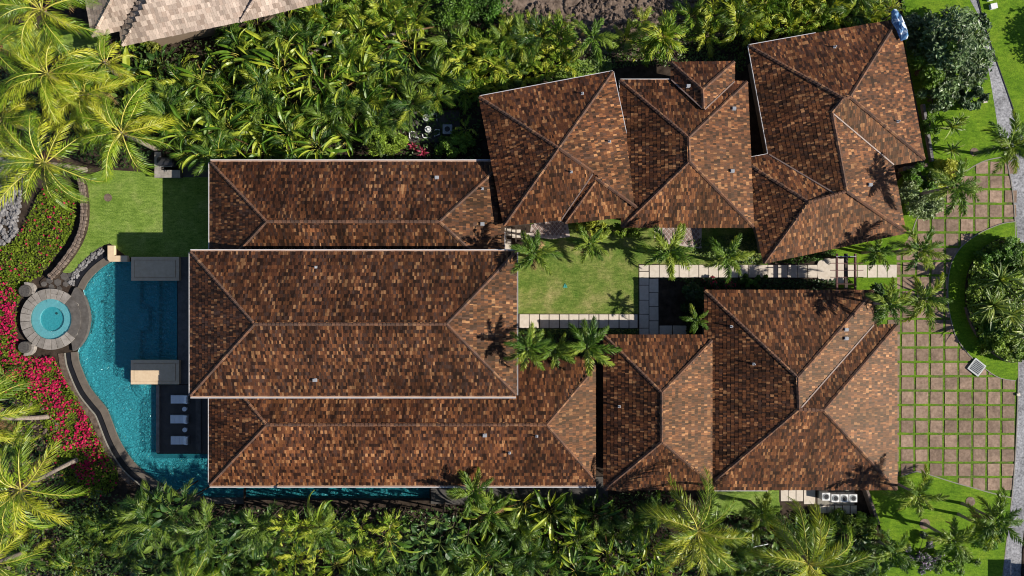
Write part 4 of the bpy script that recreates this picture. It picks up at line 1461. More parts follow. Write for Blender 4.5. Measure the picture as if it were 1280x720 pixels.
carpet("ground_cover", [(648, 411), (798, 411), (798, 422), (756, 422), (700, 470), (650, 470)], 2200, .26, [M['under']], -.1, lambda x, y: .6, random.Random(12))
carpet("ground_cover", [(860, 300), (945, 290), (960, 330), (900, 330), (862, 316)], 1000, .24, [M['under']], -.1, lambda x, y: .4, random.Random(13))
carpet("ground_cover", [(960, 327), (1020, 315), (1045, 312), (1045, 320), (1022, 326), (1000, 330)], 500, .22, [M['shrub']], -.1, lambda x, y: .4, random.Random(14))

# --- bird of paradise and other thicket plants: each one by itself
KIND = {'bird': ("bird_of_paradise", "bird of paradise", "plant", BIRD * 3 + DEAD[:1], "leaf"),
        'feather': ("clump_palm", "feathery green clump palm", "palm", AREC + AREC_D, "frond"),
        'deep': ("clump_palm", "dark feathery clump palm", "palm", AREC_D, "frond"),
        'lime': ("clump_palm", "lime green clump palm", "palm", LIME, "frond"),
        'fern': ("clump_palm", "ferny green clump palm", "palm", FERN + AREC[:1], "frond"),
        'dark': ("broad_leaf_plant", "dark glossy broad leaved plant", "plant", DARK, "leaf"),
        'banana': ("banana_plant", "banana plant with long broad leaves", "plant", BANANA + DARK[:1], "leaf")}


def thicket(poly, dist, zones, kinds, n, sc, el0, el1, group, zg, lift=0.0, seed=1, spread=.3, stem=False, hvar=.4, tall=0.0):
    rnd = random.Random(seed)
    pts = []
    tries = 0
    while tries < 2500:
        tries += 1
        x, y = rand_in(poly, rnd)
        if all((x - a) ** 2 + (y - b_) ** 2 > dist * dist for a, b_ in pts):
            pts.append((x, y))
    for x, y in pts:
        where = min(zones, key=lambda z: (z[0] - x) ** 2 + (z[1] - y) ** 2)[2]
        lf = lift + rnd.uniform(0, hvar)
        if tall:
            lf += tall * max(0.0, min(1.0, (704 - y) / 40.0))
        k = (H - zg - lf) / (H - zg)          # the crown shows here, the foot stands plumb below it
        x, y = 640 + (x - 640) * k, 360 + (y - 360) * k
        if tall and 262 < x < 545:
            y = max(y, 632.5)
        name, lead, cat, ms, part = KIND[rnd.choice(kinds)]
        f = rnd.uniform(.68, 1.3)
        size = "tall " if f > 1.12 else ("small " if f < .86 else "")
        if size and lead.startswith(("dark", "lime")):
            size = size.strip() + ", "
        sp_ = spread if name == "bird_of_paradise" else min(spread, .35)
        clump(name, x, y, zg, size + lead + " " + where, cat, group, ms, n + rnd.choice((-3, -2, -1, 0, 1, 2)), sc * f, el0,
              el1 if name == "bird_of_paradise" or el1 < 30 else 25, sp_, lf, stem or lf > 1.4, part)
    return pts


TZ = [(232, 120, "at the dark left end of the upper thicket"), (240, 165, "above the barbecue counter"), (300, 60, "right under the pale neighbouring roof"),
      (350, 40, "at the lower right corner of the pale neighbouring roof"), (400, 60, "beside the fallen brown palm trunk"), (280, 185, "hanging over the left end of the topmost long roof"),
      (330, 165, "above the left half of the topmost long roof"), (300, 115, "in the left middle of the upper thicket"), (370, 110, "in the middle of the upper thicket"),
      (390, 165, "above the middle of the topmost long roof"), (440, 90, "in the right middle of the upper thicket"), (500, 70, "under the fallen frond stalk"),
      (540, 105, "beside the lime palms at the tilted pyramid roof"), (470, 150, "above the round bush"), (510, 140, "above the pool pumps")]
thicket([(214, 115), (250, 90), (290, 62), (300, 40), (345, 26), (420, 16), (470, 50), (520, 60), (556, 80), (560, 120), (520, 140), (500, 160), (440, 165), (400, 190), (300, 196), (262, 202), (225, 192), (212, 150)],
        20.5, TZ, ['bird'] * 3 + ['feather'] * 2, 18, .95, 88, 54, "plants of the upper thicket", -.1, .3, 21, .9, False, 1.8)
BZ = [(620, 650, "right of the tall feather palm at the lowest long roof"), (690, 645, "below the right part of the lowest long roof"), (750, 650, "below the gap between long roof and garage roof"),
      (620, 705, "at the bottom edge under the tall feather palm"), (690, 705, "in the middle of the bottom edge"), (760, 700, "at the bottom edge left of the big coconut palm"), (810, 660, "in the shade of the big coconut palm")]
thicket([(598, 640), (650, 628), (700, 634), (752, 640), (800, 650), (830, 690), (830, 735), (590, 735)],
        20.5, BZ, ['bird'] * 5 + ['deep'] * 3 + ['dark'], 17, .85, 88, 52, "plants below the lowest long roof", -.1, .3, 22, .8, False, 2.0)
DZ = [(190, 650, "at the shaded lower rim of the pool"), (250, 645, "at the lower end of the pool"), (210, 700, "at the bottom edge under the pool"), (290, 655, "at the left end of the water channel"), (300, 705, "at the bottom edge under the channel end"),
      (510, 655, "at the right end of the water channel"), (570, 655, "left of the tall feather palm at the roof gutter"), (510, 705, "at the bottom edge right of the lime clump palms"), (570, 705, "at the bottom edge left of the bird of paradise")]
thicket([(170, 640), (212, 622), (262, 636), (330, 640), (340, 690), (330, 735), (190, 735)], 18, DZ, ['dark'] * 2 + ['deep'], 14, .95, 78, 15, "plants below the pool and channel", -.5, .8, 23, .3, True, 1.0, 4.4)
thicket([(490, 645), (560, 650), (600, 680), (590, 735), (490, 735)], 18, DZ, ['dark'] * 2 + ['deep'], 14, .95, 78, 15, "plants below the pool and channel", -.1, .6, 24, .3, True, 1.0, 4.0)
EZ = [(920, 670, "in the dark bed below the small lawn"), (930, 715, "at the bottom edge between the two coconut palms"), (1000, 680, "around the foot of the dark coconut palm"), (1070, 690, "right of the dark coconut palm")]
thicket([(884, 652), (1000, 660), (1096, 664), (1104, 735), (884, 735)], 18, EZ, ['dark', 'deep'], 13, .85, 80, 20, "plants in the bed under the coconut palms", -.1, .2, 41)
WZ = [(115, 110, "between the upper left coconut palms"), (160, 90, "under the corner of the pale neighbouring roof"), (190, 130, "right of the upper left coconut palms")]
thicket([(95, 80), (150, 66), (205, 80), (205, 130), (180, 150), (110, 150)], 16, WZ, ['dark', 'dark', 'banana'], 10, .9, 78, 15, "plants among the upper left palms", ZL, .3, 25)
LZ = [(350, 650, "below the left part of the water channel"), (420, 650, "below the middle of the water channel"), (470, 655, "below the right part of the water channel"),
      (360, 705, "at the bottom edge under the water channel"), (440, 705, "at the bottom edge in front of the lime palms"), (140, 660, "under the end of the flowering bank")]
thicket([(338, 640), (372, 632), (440, 634), (490, 640), (490, 735), (338, 735)], 24, LZ, ['lime', 'feather', 'bird', 'deep'], 14, .9, 84, 15, "plants below the pool and channel", -.1, .7, 26, .35, True, 1.0, 4.8)
thicket([(112, 650), (150, 634), (170, 660), (166, 690), (120, 690)], 22, LZ, ['lime', 'feather'], 15, .85, 84, 12, "plants below the pool and channel", ZL, .5, 27, .35)
UZ = [(590, 75, "at the right end of the upper thicket"), (610, 110, "at the upper left corner of the tilted pyramid roof"), (645, 90, "over the top eave of the tilted pyramid roof"), (640, 55, "at the left end of the brown rubble"),
      (690, 60, "in front of the brown rubble"), (690, 85, "between rubble and pyramid roof")]
thicket([(560, 60), (640, 42), (700, 40), (716, 70), (704, 88), (640, 104), (600, 122), (566, 118)], 17, UZ, ['lime'] * 5 + ['feather'], 17, .88, 84, 8, "lime clump palms above the pyramid roof", -.1, 1.0, 28, .4)
RZ = [(900, 15, "at the top edge above the small raised hip"), (950, 20, "at the left top corner of the turned roof"), (1000, 0, "at the top edge above the turned roof"), (1020, 28, "over the top eave of the turned roof"), (1085, 20, "beside the blue tarp"), (1090, -5, "at the top edge near the broad tree")]
thicket([(884, -6), (960, -12), (1100, -14), (1122, 4), (1108, 24), (1060, 36), (990, 38), (930, 38), (888, 28)], 17, RZ, ['lime'] * 5 + ['feather'], 17, .88, 84, 8, "lime clump palms at the top edge", -.1, 1.2, 30, .4)
FZ = [(400, 0, "at the top edge right of the pale neighbouring roof"), (410, 30, "left of the fallen frond stalk"), (460, 0, "at the top edge above the upper thicket"), (490, 30, "above the fallen frond stalk"), (515, 10, "left of the round bush at the top edge")]
thicket([(380, -14), (470, -14), (520, 0), (520, 28), (460, 44), (400, 40)], 20, FZ, ['fern', 'fern', 'lime'], 15, 1.15, 84, 8, "ferny palms at the top edge", -.1, 1.0, 31, .4)
# --- brown rubble planting
for x, y, l, sc_ in ((662, 34, "lime clump palm on the near edge of the brown rubble", .8), (700, 36, "small ferny clump at the middle of the brown rubble", .7), (780, 52, "ferny clump right of the lone feather palm in the rubble", .9),
                  (800, 30, "small ferny clump near the top edge of the rubble", .8), (862, 24, "dark ferny clump between rubble and the top edge palms", 1.0), (880, 48, "dark ferny clump above the small raised hip", .9), (640, 52, "lime clump palm at the left end of the rubble", .9)):
    clump("clump_palm", x, y, -.05, l, "palm", "ferny clumps in the brown rubble", AREC + LIME[:1], 14, sc_, 84, 10, .3, .4, True, "frond")

# --- coconut palms
carpet("ground_cover", [(-15, 488), (40, 505), (66, 560), (96, 620), (180, 640), (200, 725), (-15, 725)], 4200, .3, [M['boug'], M['under']], ZL - .1, lambda x, y: .5 + .4 * mnoise.noise(Vector((x * .07, y * .07, 4))), random.Random(44), lambda x, y: .5 + mnoise.noise(Vector((x * .05, y * .05, 8))), .8, .4)
for x, y, l, sc_ in ((18, 548, "ferny clump on the left edge under the bare leaning trunk", .9), (62, 640, "ferny clump right of the long bright palm fronds", .8), (44, 690, "ferny clump in the bottom left corner", 1.0), (108, 664, "dark ferny clump under the end of the flowering bank", .9),
                  (96, 704, "dark ferny clump at the bottom edge left of the pool planting", 1.0), (10, 470, "pale ferny clump at the left edge beside the magenta drift", .8)):
    clump("fern_clump", x, y, ZL - .05, l, "fern", "ferny clumps of the lower left bank", AREC_D + AREC[:2], 14, sc_, 80, 5, .3, .3, False, "frond")
for x, y, rx, ry, l in ((1140, 44, 1.6, 2.0, "grey green bush in the shade of the broad tree by the blue tarp"), (1206, 122, 1.7, 1.4, "grey green bush at the road side foot of the broad tree"),
                        (1160, 126, 2.0, 1.6, "grey green bush below the broad tree at the side passage"), (1212, 44, 1.3, 1.8, "grey green bush at the road edge above the broad tree centre")):
    leafy("garden_bush", x, y, 0, rx, ry, 2.4, 1500, .4, [M['shrub_grey']], l, "bush", "bushes round the broad tree", 14)
palm("coconut_palm", (104, 42), (50, 12), 8.5, "coconut palm with a pale leaning trunk in the top left corner", "palm", "coconut palms", 'coco', 20, .95, ZL, .3)
palm("coconut_palm", (106, 122), (58, 92), 8.0, "coconut palm on the left edge just below the pale neighbouring roof", "palm", "coconut palms", 'coco', 22, .9, ZL, .3)
palm("coconut_palm", (106, 212), (54, 203), 8.0, "coconut palm with yellow ribs leaning out over the flowering bank", "palm", "coconut palms", 'coco', 20, 1.0, ZL, .5)
palm("coconut_palm", (196, 187), (150, 165), 7.0, "coconut palm reaching over the upper edge of the left lawn", "palm", "coconut palms", 'coco', 18, .85, ZL, .3)
palm("coconut_palm", (95, 575), (24, 612), 8.5, "coconut palm with long bright fronds at the lower left edge", "palm", "coconut palms", 'coco', 20, 1.05, ZL, .3)
palm("coconut_palm", (60, 521), (-30, 523), 9.0, "coconut palm whose pale bare trunk lies out to the left edge", "palm", "coconut palms", 'coco', 18, .95, ZL, .3)
palm("coconut_palm", (220, 700), (235, 738), 6.0, "coconut palm peeping in at the bottom edge below the pool", "palm", "coconut palms", 'coco', 14, .7, ZL, .3)
palm("coconut_palm", (846, 632), (872, 665), 8.0, "big spreading coconut palm below the valley of the garage roof", "palm", "coconut palms", 'coco', 22, 1.0, 0, .2)
palm("coconut_palm", (972, 660), (1012, 706), 8.3, "big dark coconut palm below the air conditioners at the bottom edge", "palm", "coconut palms", 'coco', 22, 1.05, 0, .2)

palm("coconut_palm", (40, 80), (-6, 58), 8.0, "coconut palm crown at the left edge between the two upper left palms", "palm", "coconut palms", 'coco', 18, .8, ZL, .3)
palm("coconut_palm", (138, 140), (104, 118), 6.4, "coconut palm in the middle of the upper left palm group", "palm", "coconut palms", 'coco', 20, .85, ZL, .3)
palm("coconut_palm", (44, 165), (0, 150), 7.0, "coconut palm at the left edge above the grey rocks", "palm", "coconut palms", 'coco', 18, .8, ZL, .3)
palm("coconut_palm", (150, 96), (130, 78), 5.0, "young coconut palm below the corner of the pale neighbouring roof", "palm", "coconut palms", 'coco', 18, .62, ZL, .3)
palm("coconut_palm", (30, 690), (-10, 705), 7.0, "coconut palm in the bottom left corner", "palm", "coconut palms", 'coco', 18, .8, ZL, .3)
# --- feather palms
def fox(crown, z, label, sc=1.0, nf=12, lean=(0, 0)):
    k = (H - z) / H            # where a plumb trunk would stand on the plan
    base = (640 + (crown[0] - 640) * k + lean[0], 360 + (crown[1] - 360) * k + lean[1])
    palm("feather_palm", base, crown, z, label, "palm", "feather palms", 'fox', nf, sc, 0.0, 0)
fox((668, 317), 7.0, "feather palm on the courtyard lawn beside the gutter end of the main hall")
fox((737, 305), 5.6, "feather palm on the courtyard lawn below the tilted pyramid roof", .95)
fox((836, 314), 6.2, "feather palm over the head of the path beside the right diamond patio", 1.05)
fox((910, 322), 5.6, "feather palm leaning over the stepping stone path near the corner roof", .95)
fox((660, 436), 8.2, "feather palm over the lower right corner of the main hall", 1.05)
fox((694, 440), 4.6, "low shaded feather palm between two taller ones above the lowest long roof", .9)
fox((735, 433), 6.6, "feather palm at the upper left corner of the garage roof", 1.05)
fox((1150, 312), 6.3, "feather palm leaning over the pavers at the end of the stepping stone path", 1.0, 12, (-6, 0))
fox((1156, 374), 6.0, "feather palm whose shadow falls on the pavers left of the planted island", 1.1)
fox((1112, 380), 6.8, "dark feather palm over the upper right corner of the garage roof", 1.0)
fox((1098, 314), 3.2, "small feather palm between the corner roof and the timber pergola", .75)
fox((1264, 182), 5.6, "feather palm leaning over the road from a ring in the lawn", 1.1, 12, (2, -4))
fox((1196, 232), 7.4, "feather palm over the upper left corner of the parking court", 1.15)
fox((1148, 618), 6.6, "feather palm at the lower right corner of the garage roof", 1.05)
fox((1192, 676), 4.8, "feather palm with a long shadow on the lower right lawn", 1.0)
fox((1246, 650), 5.2, "feather palm beside the road on the lower right lawn", 1.15)
fox((1232, 660), 4.2, "low feather palm under the one beside the road", .95)
fox((741, 47), 3.6, "feather palm standing alone in the brown rubble at the top", 1.05, 10)
fox((590, 616), 5.4, "tall feather palm in front of the lower gutter of the lowest long roof", .95, 14)
fox((612, 640), 4.6, "feather palm just below the gutter, right of the taller one", .95, 13)
fox((820, 640), 3.0, "shaded feather palm left of the big spreading coconut palm", .9)
fox((1118, 690), 3.6, "feather palm at the bottom edge right of the big dark coconut palm", .95)
fox((952, 640), 3.4, "dark feather palm on the small lawn under the garage roof", .85)
fox((871, 400), 4.2, "pale green feather palm squeezed between dark garden and the garage roof", .62, 12, (2, 0))
fox((176, 634), 2.6, "dark feather palm in the shade below the pool rim", .75)
# lime palm in the middle of the top bed
palm("lime_palm", (820, 60), (829, 46), 3.6, "round lime green palm above the small raised hip", "palm", "lime palms", 'lime', 30, 1.35, 0)
palm("lime_palm", (806, 66), (812, 58), 2.6, "smaller lime green palm tucked left of the round one", "palm", "lime palms", 'lime', 18, 1.0, 0)
clump("yellow_plumed_palm", 583, 165, 0, "sparse yellow green plant left of the tilted pyramid roof", "plant", None, LIME, 7, .62, 70, 20, .2, 1.2, True, "frond")

# --- bushes and the broad tree
leafy("broad_tree", 1172, 76, 0, 4.4, 4.8, 5.2, 8000, .50, [M['shrub_grey']], "broad grey green leafy tree between the corner roof and the road", "tree", None, 58, None, .2, None, .42, .1, .27)
leafy("yellow_bush", 1146, 92, 0, 2.0, 2.6, 6.0, 2600, .42, [M['lime']], "lime leaved bush leaning over the right edge of the corner roof", "bush", None, 14)
leafy("round_bush", 482, 178, 0, 2.4, 1.9, 2.3, 3200, .26, [M['shrub']], "bright green round bush at the top gutter of the top long roof", "bush", "bushes at the top gutter", 20)
leafy("round_bush", 571, 186, 0, 2.1, 1.6, 2.0, 2600, .26, [M['shrub']], "green bush next to the pyramid roof and the pool pumps", "bush", "bushes at the top gutter", 18)
leafy("round_bush", 566, 8, 0, 3.0, 2.6, 3.0, 4200, .28, [M['shrub']], "round bright green bush at the top edge left of the brown rubble", "bush", None, 22)
leafy("round_bush", 606, 8, 0, 2.4, 2.2, 2.6, 3000, .28, [M['shrub']], "smaller bright green bush at the top edge beside the brown rubble", "bush", None, 18)
leafy("yellow_bush", 199, 60, ZL, .95, 1.1, 1.6, 900, .26, [M['shrub_yellow']], "pale yellow bush at the eave of the neighbouring roof", "bush", None, 12)
leafy("round_bush", 283, 42, ZL, 1.2, 1.1, 1.8, 900, .24, [M['under']], "dark round bush under the eave of the neighbouring roof", "bush", None, 12)
leafy("round_bush", 170, 58, ZL, 2.4, .9, 1.3, 1600, .24, [M['shrub']], "low green bush along the eave of the neighbouring roof", "bush", None, 14)
leafy("garden_bush", 1146, 246, 0, 2.7, 2.6, 2.4, 4200, .3, [M['shrub_grey']], "grey green bush between the corner roof and the pavers", "bush", None, 20)
leafy("garden_bush", 1148, 222, 0, 2.2, 1.3, 1.8, 1800, .28, [M['shrub']], "green bush at the lower right eave step of the corner roof", "bush", None, 14)
leafy("garden_bush", 1172, 216, 0, 1.8, 1.8, 1.8, 1800, .3, [M['lime']], "lime bush on the lawn edge above the parking court", "bush", None, 12)
leafy("garden_bush", 1158, 160, 0, 1.0, 2.8, 1.6, 1800, .26, [M['shrub']], "narrow green bush along the dark side passage of the corner roof", "bush", None, 12)
leafy("garden_bush", 1084, 376, 0, 1.9, 1.8, 3.4, 1800, .34, [M['under']], "dark bush at the upper right corner of the garage roof", "bush", None, 14)
leafy("hydrangea_bush", 1146, 690, 0, 2.6, 2.2, 1.2, 3200, .24, [M['shrub_grey'], M['lilac']], "bush dotted with pale purple flowers on the lower right lawn", "bush", None, 20, None, 0, .3)
leafy("garden_bush", 1186, 700, 0, 3.2, 1.6, 1.2, 2600, .24, [M['shrub'], M['lilac']], "low green bush at the bottom edge of the lower right lawn", "bush", None, 20, None, 0, .06)
leafy("garden_bush", 1232, 672, 0, 1.8, 1.2, 1.3, 1500, .26, [M['shrub']], "small bush under the feather palms beside the road", "bush", None, 14)
leafy("garden_bush", 1060, 655, 0, 4.4, 1.7, 1.6, 3400, .28, [M['shrub']], "wide green bush below the air conditioners", "bush", None, 22)
leafy("flower_bush", 884, 355, 0, 1.1, .8, 1.0, 900, .2, [M['under'], M['bract']], "bush with magenta flowers on the dark edge of the path", "bush", "flowering bushes", 10, None, 0, .28)
leafy("flower_bush", 909, 356, 0, 1.0, .7, .9, 800, .2, [M['under'], M['bract']], "smaller magenta flowered bush beside the path near the garage roof corner", "bush", "flowering bushes", 10, None, 0, .2)
leafy("garden_bush", 940, 351, 0, 2.0, .8, .9, 1300, .22, [M['shrub']], "low green bush along the path near the corner roof", "bush", None, 14)
leafy("garden_bush", 862, 372, 0, 1.6, 1.8, 2.0, 1600, .3, [M['under']], "dark bush in the shaded square left of the garage roof", "bush", None, 14)
leafy("low_hedge", 775, 289, 0, 2.4, 1.0, .9, 1500, .24, [M['shrub']], "low green hedge under the eave of the pyramid roof", "bush", None, 14)
leafy("low_hedge", 740, 284, 0, 2.0, 1.1, 1.0, 1500, .24, [M['lime']], "bright low hedge beside the left diamond patio", "bush", None, 14)
clump("red_ti_plant", 530, 192, 0, "bright red rosette plant at the top gutter of the top long roof", "plant", None, TI, 16, 1.0, 75, 10, .1, .5)
clump("red_ti_plant", 517, 184, 0, "dull pink rosette plant beside the bright red one", "plant", None, TI, 14, .85, 75, 10, .1, .4)
for x, y, l, s in ((1184, 161, "pale green rosette plant on the lawn edge under the broad tree", 1.0), (1183, 190, "green rosette plant on the lawn edge beside the leaning palm", .9), (1193, 152, "small rosette plant beside the pale one under the broad tree", .7)):
    clump("rosette_plant", x, y, 0, l, "plant", "rosette plants on the lawn edge", SWORD, 30, s, 80, 8, .1, .8, True)

# --- planted island
ISH = spline([(1262, 297), (1246, 300), (1228, 312), (1214, 332), (1208, 356), (1209, 384), (1218, 410), (1232, 430), (1250, 446), (1264, 452), (1275, 446), (1278, 400), (1278, 350), (1276, 305)], True, 3)
isl = slab("planting_bed", ISH, -.2, .25, M['soil'])
ribbon("stone_edge", ISH[15:36], -1.2, 1.6, 0.0, .42, M['wall_stone'])
carpet("island_ground_cover", ISH, 7000, .3, [M['under'], M['shrub']], .25, lambda x, y: .9 + .5 * mnoise.noise(Vector((x * .08, y * .08, 1))), random.Random(15), lambda x, y: .6)
for i, (x, y, rx, ry, h, l) in enumerate([(1252, 318, 2.0, 1.6, 2.6, "rounded green bush at the upper tip of the planted island"), (1234, 328, 1.6, 1.6, 2.2, "rounded green bush on the upper left side of the planted island"),
                                          (1268, 332, 1.5, 1.8, 2.0, "rounded green bush on the road side of the planted island"), (1244, 430, 2.2, 1.3, 1.7, "low green bush at the lower tip of the planted island"),
                                          (1232, 412, 1.4, 1.3, 1.4, "low green bush under the rosette palms of the planted island"), (1268, 440, 1.6, 1.2, 1.6, "low green bush at the road end of the planted island")]):
    leafy("island_bush", x, y, .2, rx, ry, h, 2600, .28, [M['shrub']], l, "bush", "bushes of the planted island", 18)
for i, (x, y, s, z, l) in enumerate([(1219, 381, 1.6, 2.4, "sword leaved rosette palm on the left rim of the planted island"), (1263, 362, 1.65, 2.8, "sword leaved rosette palm in the middle of the planted island"),
                                     (1261, 417, 1.6, 2.5, "sword leaved rosette palm over the lower half of the planted island"), (1226, 350, 1.4, 2.6, "sword leaved rosette palm under the bushes of the planted island"),
                                     (1242, 392, 1.4, 2.2, "sword leaved rosette palm between the others of the planted island"), (1277, 392, 1.3, 2.3, "sword leaved rosette palm at the road side of the planted island")]):
    clump("rosette_palm", x, y, .2, l, "plant", "rosette palms of the planted island", SWORD, 44, s, 84, -4, .12, z, True)

# a crown just outside the frame whose shade lies on the far lawn
leafy("shade_tree", 1372, 58, 0, 3.6, 3.6, 5.6, 5200, .4, [M['shrub']], "round green tree beyond the road, past the top right edge", "tree", None, 30)

# ------------------------------------------------------------------ things around the pool
def disk_pts(c, r, n=32, a0=0.0, a1=2 * math.pi):
    return [(c[0] + r * math.cos(a0 + (a1 - a0) * i / n), c[1] + r * math.sin(a0 + (a1 - a0) * i / n)) for i in range(n)]


SC = (63.3, 399.0)
spa = empty("spa_tub", P(SC[0], SC[1], ZL), "round raised stone spa tub with turquoise water beside the pool", "spa")
def sp(name, build, mats, parent=spa):
    b = MB(); build(b)
    o = b.build(name, mats, parent)
    o.matrix_local = Matrix.Translation(-spa.location) if parent is spa else Matrix.Identity(4)
    return o
zr = ZL + .42
pr = random.Random(2)
s_c = P(SC[0], SC[1], zr)
u = (H - zr) / FPX
def ringseg(b, r0, r1, a0, a1, z0, z1, n=4):
    o = [(s_c.x + r1 * u * math.cos(a0 + (a1 - a0) * i / n), s_c.y + r1 * u * math.sin(a0 + (a1 - a0) * i / n)) for i in range(n + 1)]
    i_ = [(s_c.x + r0 * u * math.cos(a1 - (a1 - a0) * i / n), s_c.y + r0 * u * math.sin(a1 - (a1 - a0) * i / n)) for i in range(n + 1)]
    b.prism(o + i_, z0, z1)
def wallring(b):
    for k in range(24):
        ringseg(b, 25.6, 37.3, k * math.pi / 12, (k + 1) * math.pi / 12 + .001, ZL - .6, zr - .06, 1)
sp("tub_wall", wallring, M['stone_dark'])
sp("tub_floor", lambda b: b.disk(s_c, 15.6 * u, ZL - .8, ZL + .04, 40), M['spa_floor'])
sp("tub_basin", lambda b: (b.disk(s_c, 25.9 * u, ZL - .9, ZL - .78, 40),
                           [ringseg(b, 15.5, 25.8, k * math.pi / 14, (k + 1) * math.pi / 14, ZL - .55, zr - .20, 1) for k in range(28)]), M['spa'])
a = math.radians(48)
while a < math.radians(322) - .05:
    e = min(a + math.radians(pr.uniform(10, 17)), math.radians(322))
    if math.radians(322) - e < .1: e = math.radians(322)
    split = pr.random() < .4
    if split:
        m_ = pr.uniform(30, 33)
        sp("ring_stone", lambda b: ringseg(b, 25.2, m_ - .3, a + .012, e - .012, zr - .1, zr + pr.uniform(-.012, .012)), M['stone_grey'])
        sp("ring_stone", lambda b: ringseg(b, m_ + .3, 38.2, a + .012, e - .012, zr - .1, zr + pr.uniform(-.012, .012)), M['stone_grey'])
    else:
        sp("ring_stone", lambda b: ringseg(b, 25.2, 38.2, a + .012, e - .012, zr - .1, zr + pr.uniform(-.012, .012)), M['stone_grey'])
    a = e
# dark spillway lens on the pool side
lens = [(83.5, 379.5)] + [(93, 360)] + spline([(95.5, 359), (105, 372), (110, 388), (111, 402), (107, 420), (98, 434), (91, 439)], n=4) + [(88.5, 424)] + \
    [(SC[0] + 25.9 * math.cos(t), SC[1] + 25.9 * math.sin(t)) for t in [math.radians(x) for x in range(42, -48, -10)]]
def lensb(b):
    b.prism([(p.x, p.y) for p in plan(lens, zr - .12)], ZL - .7, zr - .12)
sp("spillway", lensb, M['stone_dark'])
for (x, y, r) in ((95.5, 381, 2.4), (94.5, 417, 2.2)):
    c = P(x, y, zr - .1)
    sp("spillway_ring", lambda b: [b.bar((c.x + r * u * math.cos(k * .63), c.y + r * u * math.sin(k * .63), zr - .105), (c.x + r * u * math.cos((k + 1) * .63), c.y + r * u * math.sin((k + 1) * .63), zr - .105), .05, .04) for k in range(10)], M['stone_grey'])
sp("spa_water", lambda b: b.face([(s_c.x + 25.7 * u * math.cos(i * math.pi / 20), s_c.y + 25.7 * u * math.sin(i * math.pi / 20), zr - .05) for i in range(40)]), M['spa_water'])
sp("tub_drain", lambda b: b.disk(P(65.5, 392, 0), .13, ZL + .02, ZL + .08, 12), M['black'])
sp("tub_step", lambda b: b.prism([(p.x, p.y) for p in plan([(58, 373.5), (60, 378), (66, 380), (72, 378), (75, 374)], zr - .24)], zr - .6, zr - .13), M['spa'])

for (x, y, l, ang) in ((36, 363.5, "round dark stone pedestal with a pale rim above the spa tub", 40), (35.5, 433.5, "round dark stone pedestal with a pale rim below the spa tub", -40)):
    t = empty("stone_pedestal", P(x, y, ZL), l, "pedestal", "round pedestals beside the spa")
    c = Vector((0, 0, 0))
    b = MB(); b.tube([(0, 0, -.4), (0, 0, .62), (0, 0, .70)], [.62, .62, .58], 28)
    b.build("pillar", M['pillar'], t)
    b = MB()
    for k in range(6):
        a0 = math.radians(ang - 66 + k * 22)
        o = [(.88 * math.cos(a0), .92 * math.sin(a0)), (.88 * math.cos(a0 + .37), .92 * math.sin(a0 + .37)), (.63 * math.cos(a0 + .37), .63 * math.sin(a0 + .37)), (.63 * math.cos(a0), .63 * math.sin(a0))]
        b2 = MB(); b2.prism(o, -.4, .40 + pr.uniform(-.015, .015)); b2.build("rim_stone", M['stone_grey'], t)

# flagstones between lawn and spa
fl = slab("flagstone_path", spline([(74, 334), (86, 341), (90, 342), (84, 352), (80, 366), (68, 362), (54, 360), (50, 352), (60, 344)], True, 3), ZL - .3, ZL + .02, M['soil'])
fr_ = random.Random(4)
for (x, y, r) in ((70, 343, 4.6), (80, 345.5, 4.8), (62, 350, 4.6), (72, 353, 5.0), (82, 355, 3.8), (55, 355, 3.8), (64, 358.5, 4.0), (74, 361.5, 4.0)):
    n_ = 6; off = fr_.uniform(0, 1)
    pts = plan([(x + r * fr_.uniform(.85, 1.12) * math.cos(off + k * 2 * math.pi / n_), y + r * fr_.uniform(.85, 1.12) * math.sin(off + k * 2 * math.pi / n_)) for k in range(n_)], ZL + .06)
    b = MB(); b.prism([(p.x, p.y) for p in pts], ZL - .1, ZL + .06 + fr_.uniform(0, .012))
    b.build("flagstone", M['stone_dark'], fl)

# plinths (day beds) at both ends of the pool deck
def plinth(rect, label):
    x0, y0, x1, y1 = rect
    z = ZL + .48
    a_, b_ = P(x0, y1, z), P(x1, y0, z)
    t = empty("pool_plinth", ((a_.x + b_.x) / 2, (a_.y + b_.y) / 2, ZL), label, "plinth", "sandstone plinths at the pool")
    w, d = (b_.x - a_.x), (b_.y - a_.y)
    b = MB(); b.box((0, 0, -.4), (w, d, 1.70)); b.build("base", M['stone_sand'], t)
    for (sx, sy, lx, ly) in ((0, 1, w + .06, .32), (0, -1, w + .06, .32), (1, 0, .32, d - .62), (-1, 0, .32, d - .62)):
        b = MB(); b.box((sx * (w / 2 - .13), sy * (d / 2 - .13), .47), (lx, ly, .06)); b.build("rim_slab", M['stone_sand'], t)
    b = MB(); b.box((0, 0, .47), (w - .68, d - .68, .12)); b.build("top_slab", M['stone_sand'], t)
plinth((164.5, 321.5, 223.5, 350.5), "shaded grey plinth slab at the upper end of the pool")
plinth((164, 450.5, 223.5, 480), "plinth slab with one sunlit cream half at the lower end of the pool")
t = empty("corner_wall", P(140, 322, ZL), "small L shaped cream wall at the upper left corner of the pool", "wall")
b = MB(); b.prism([(p.x, p.y) for p in plan([(134.5, 307), (142.5, 307), (142.5, 319.5), (159, 319.5), (159, 327), (137, 327), (134.5, 324)], ZL + .4)], ZL - .8, ZL + .4)
o = b.build("coping_block", M['stone_sand'], t); o.matrix_local = Matrix.Translation(-t.location)

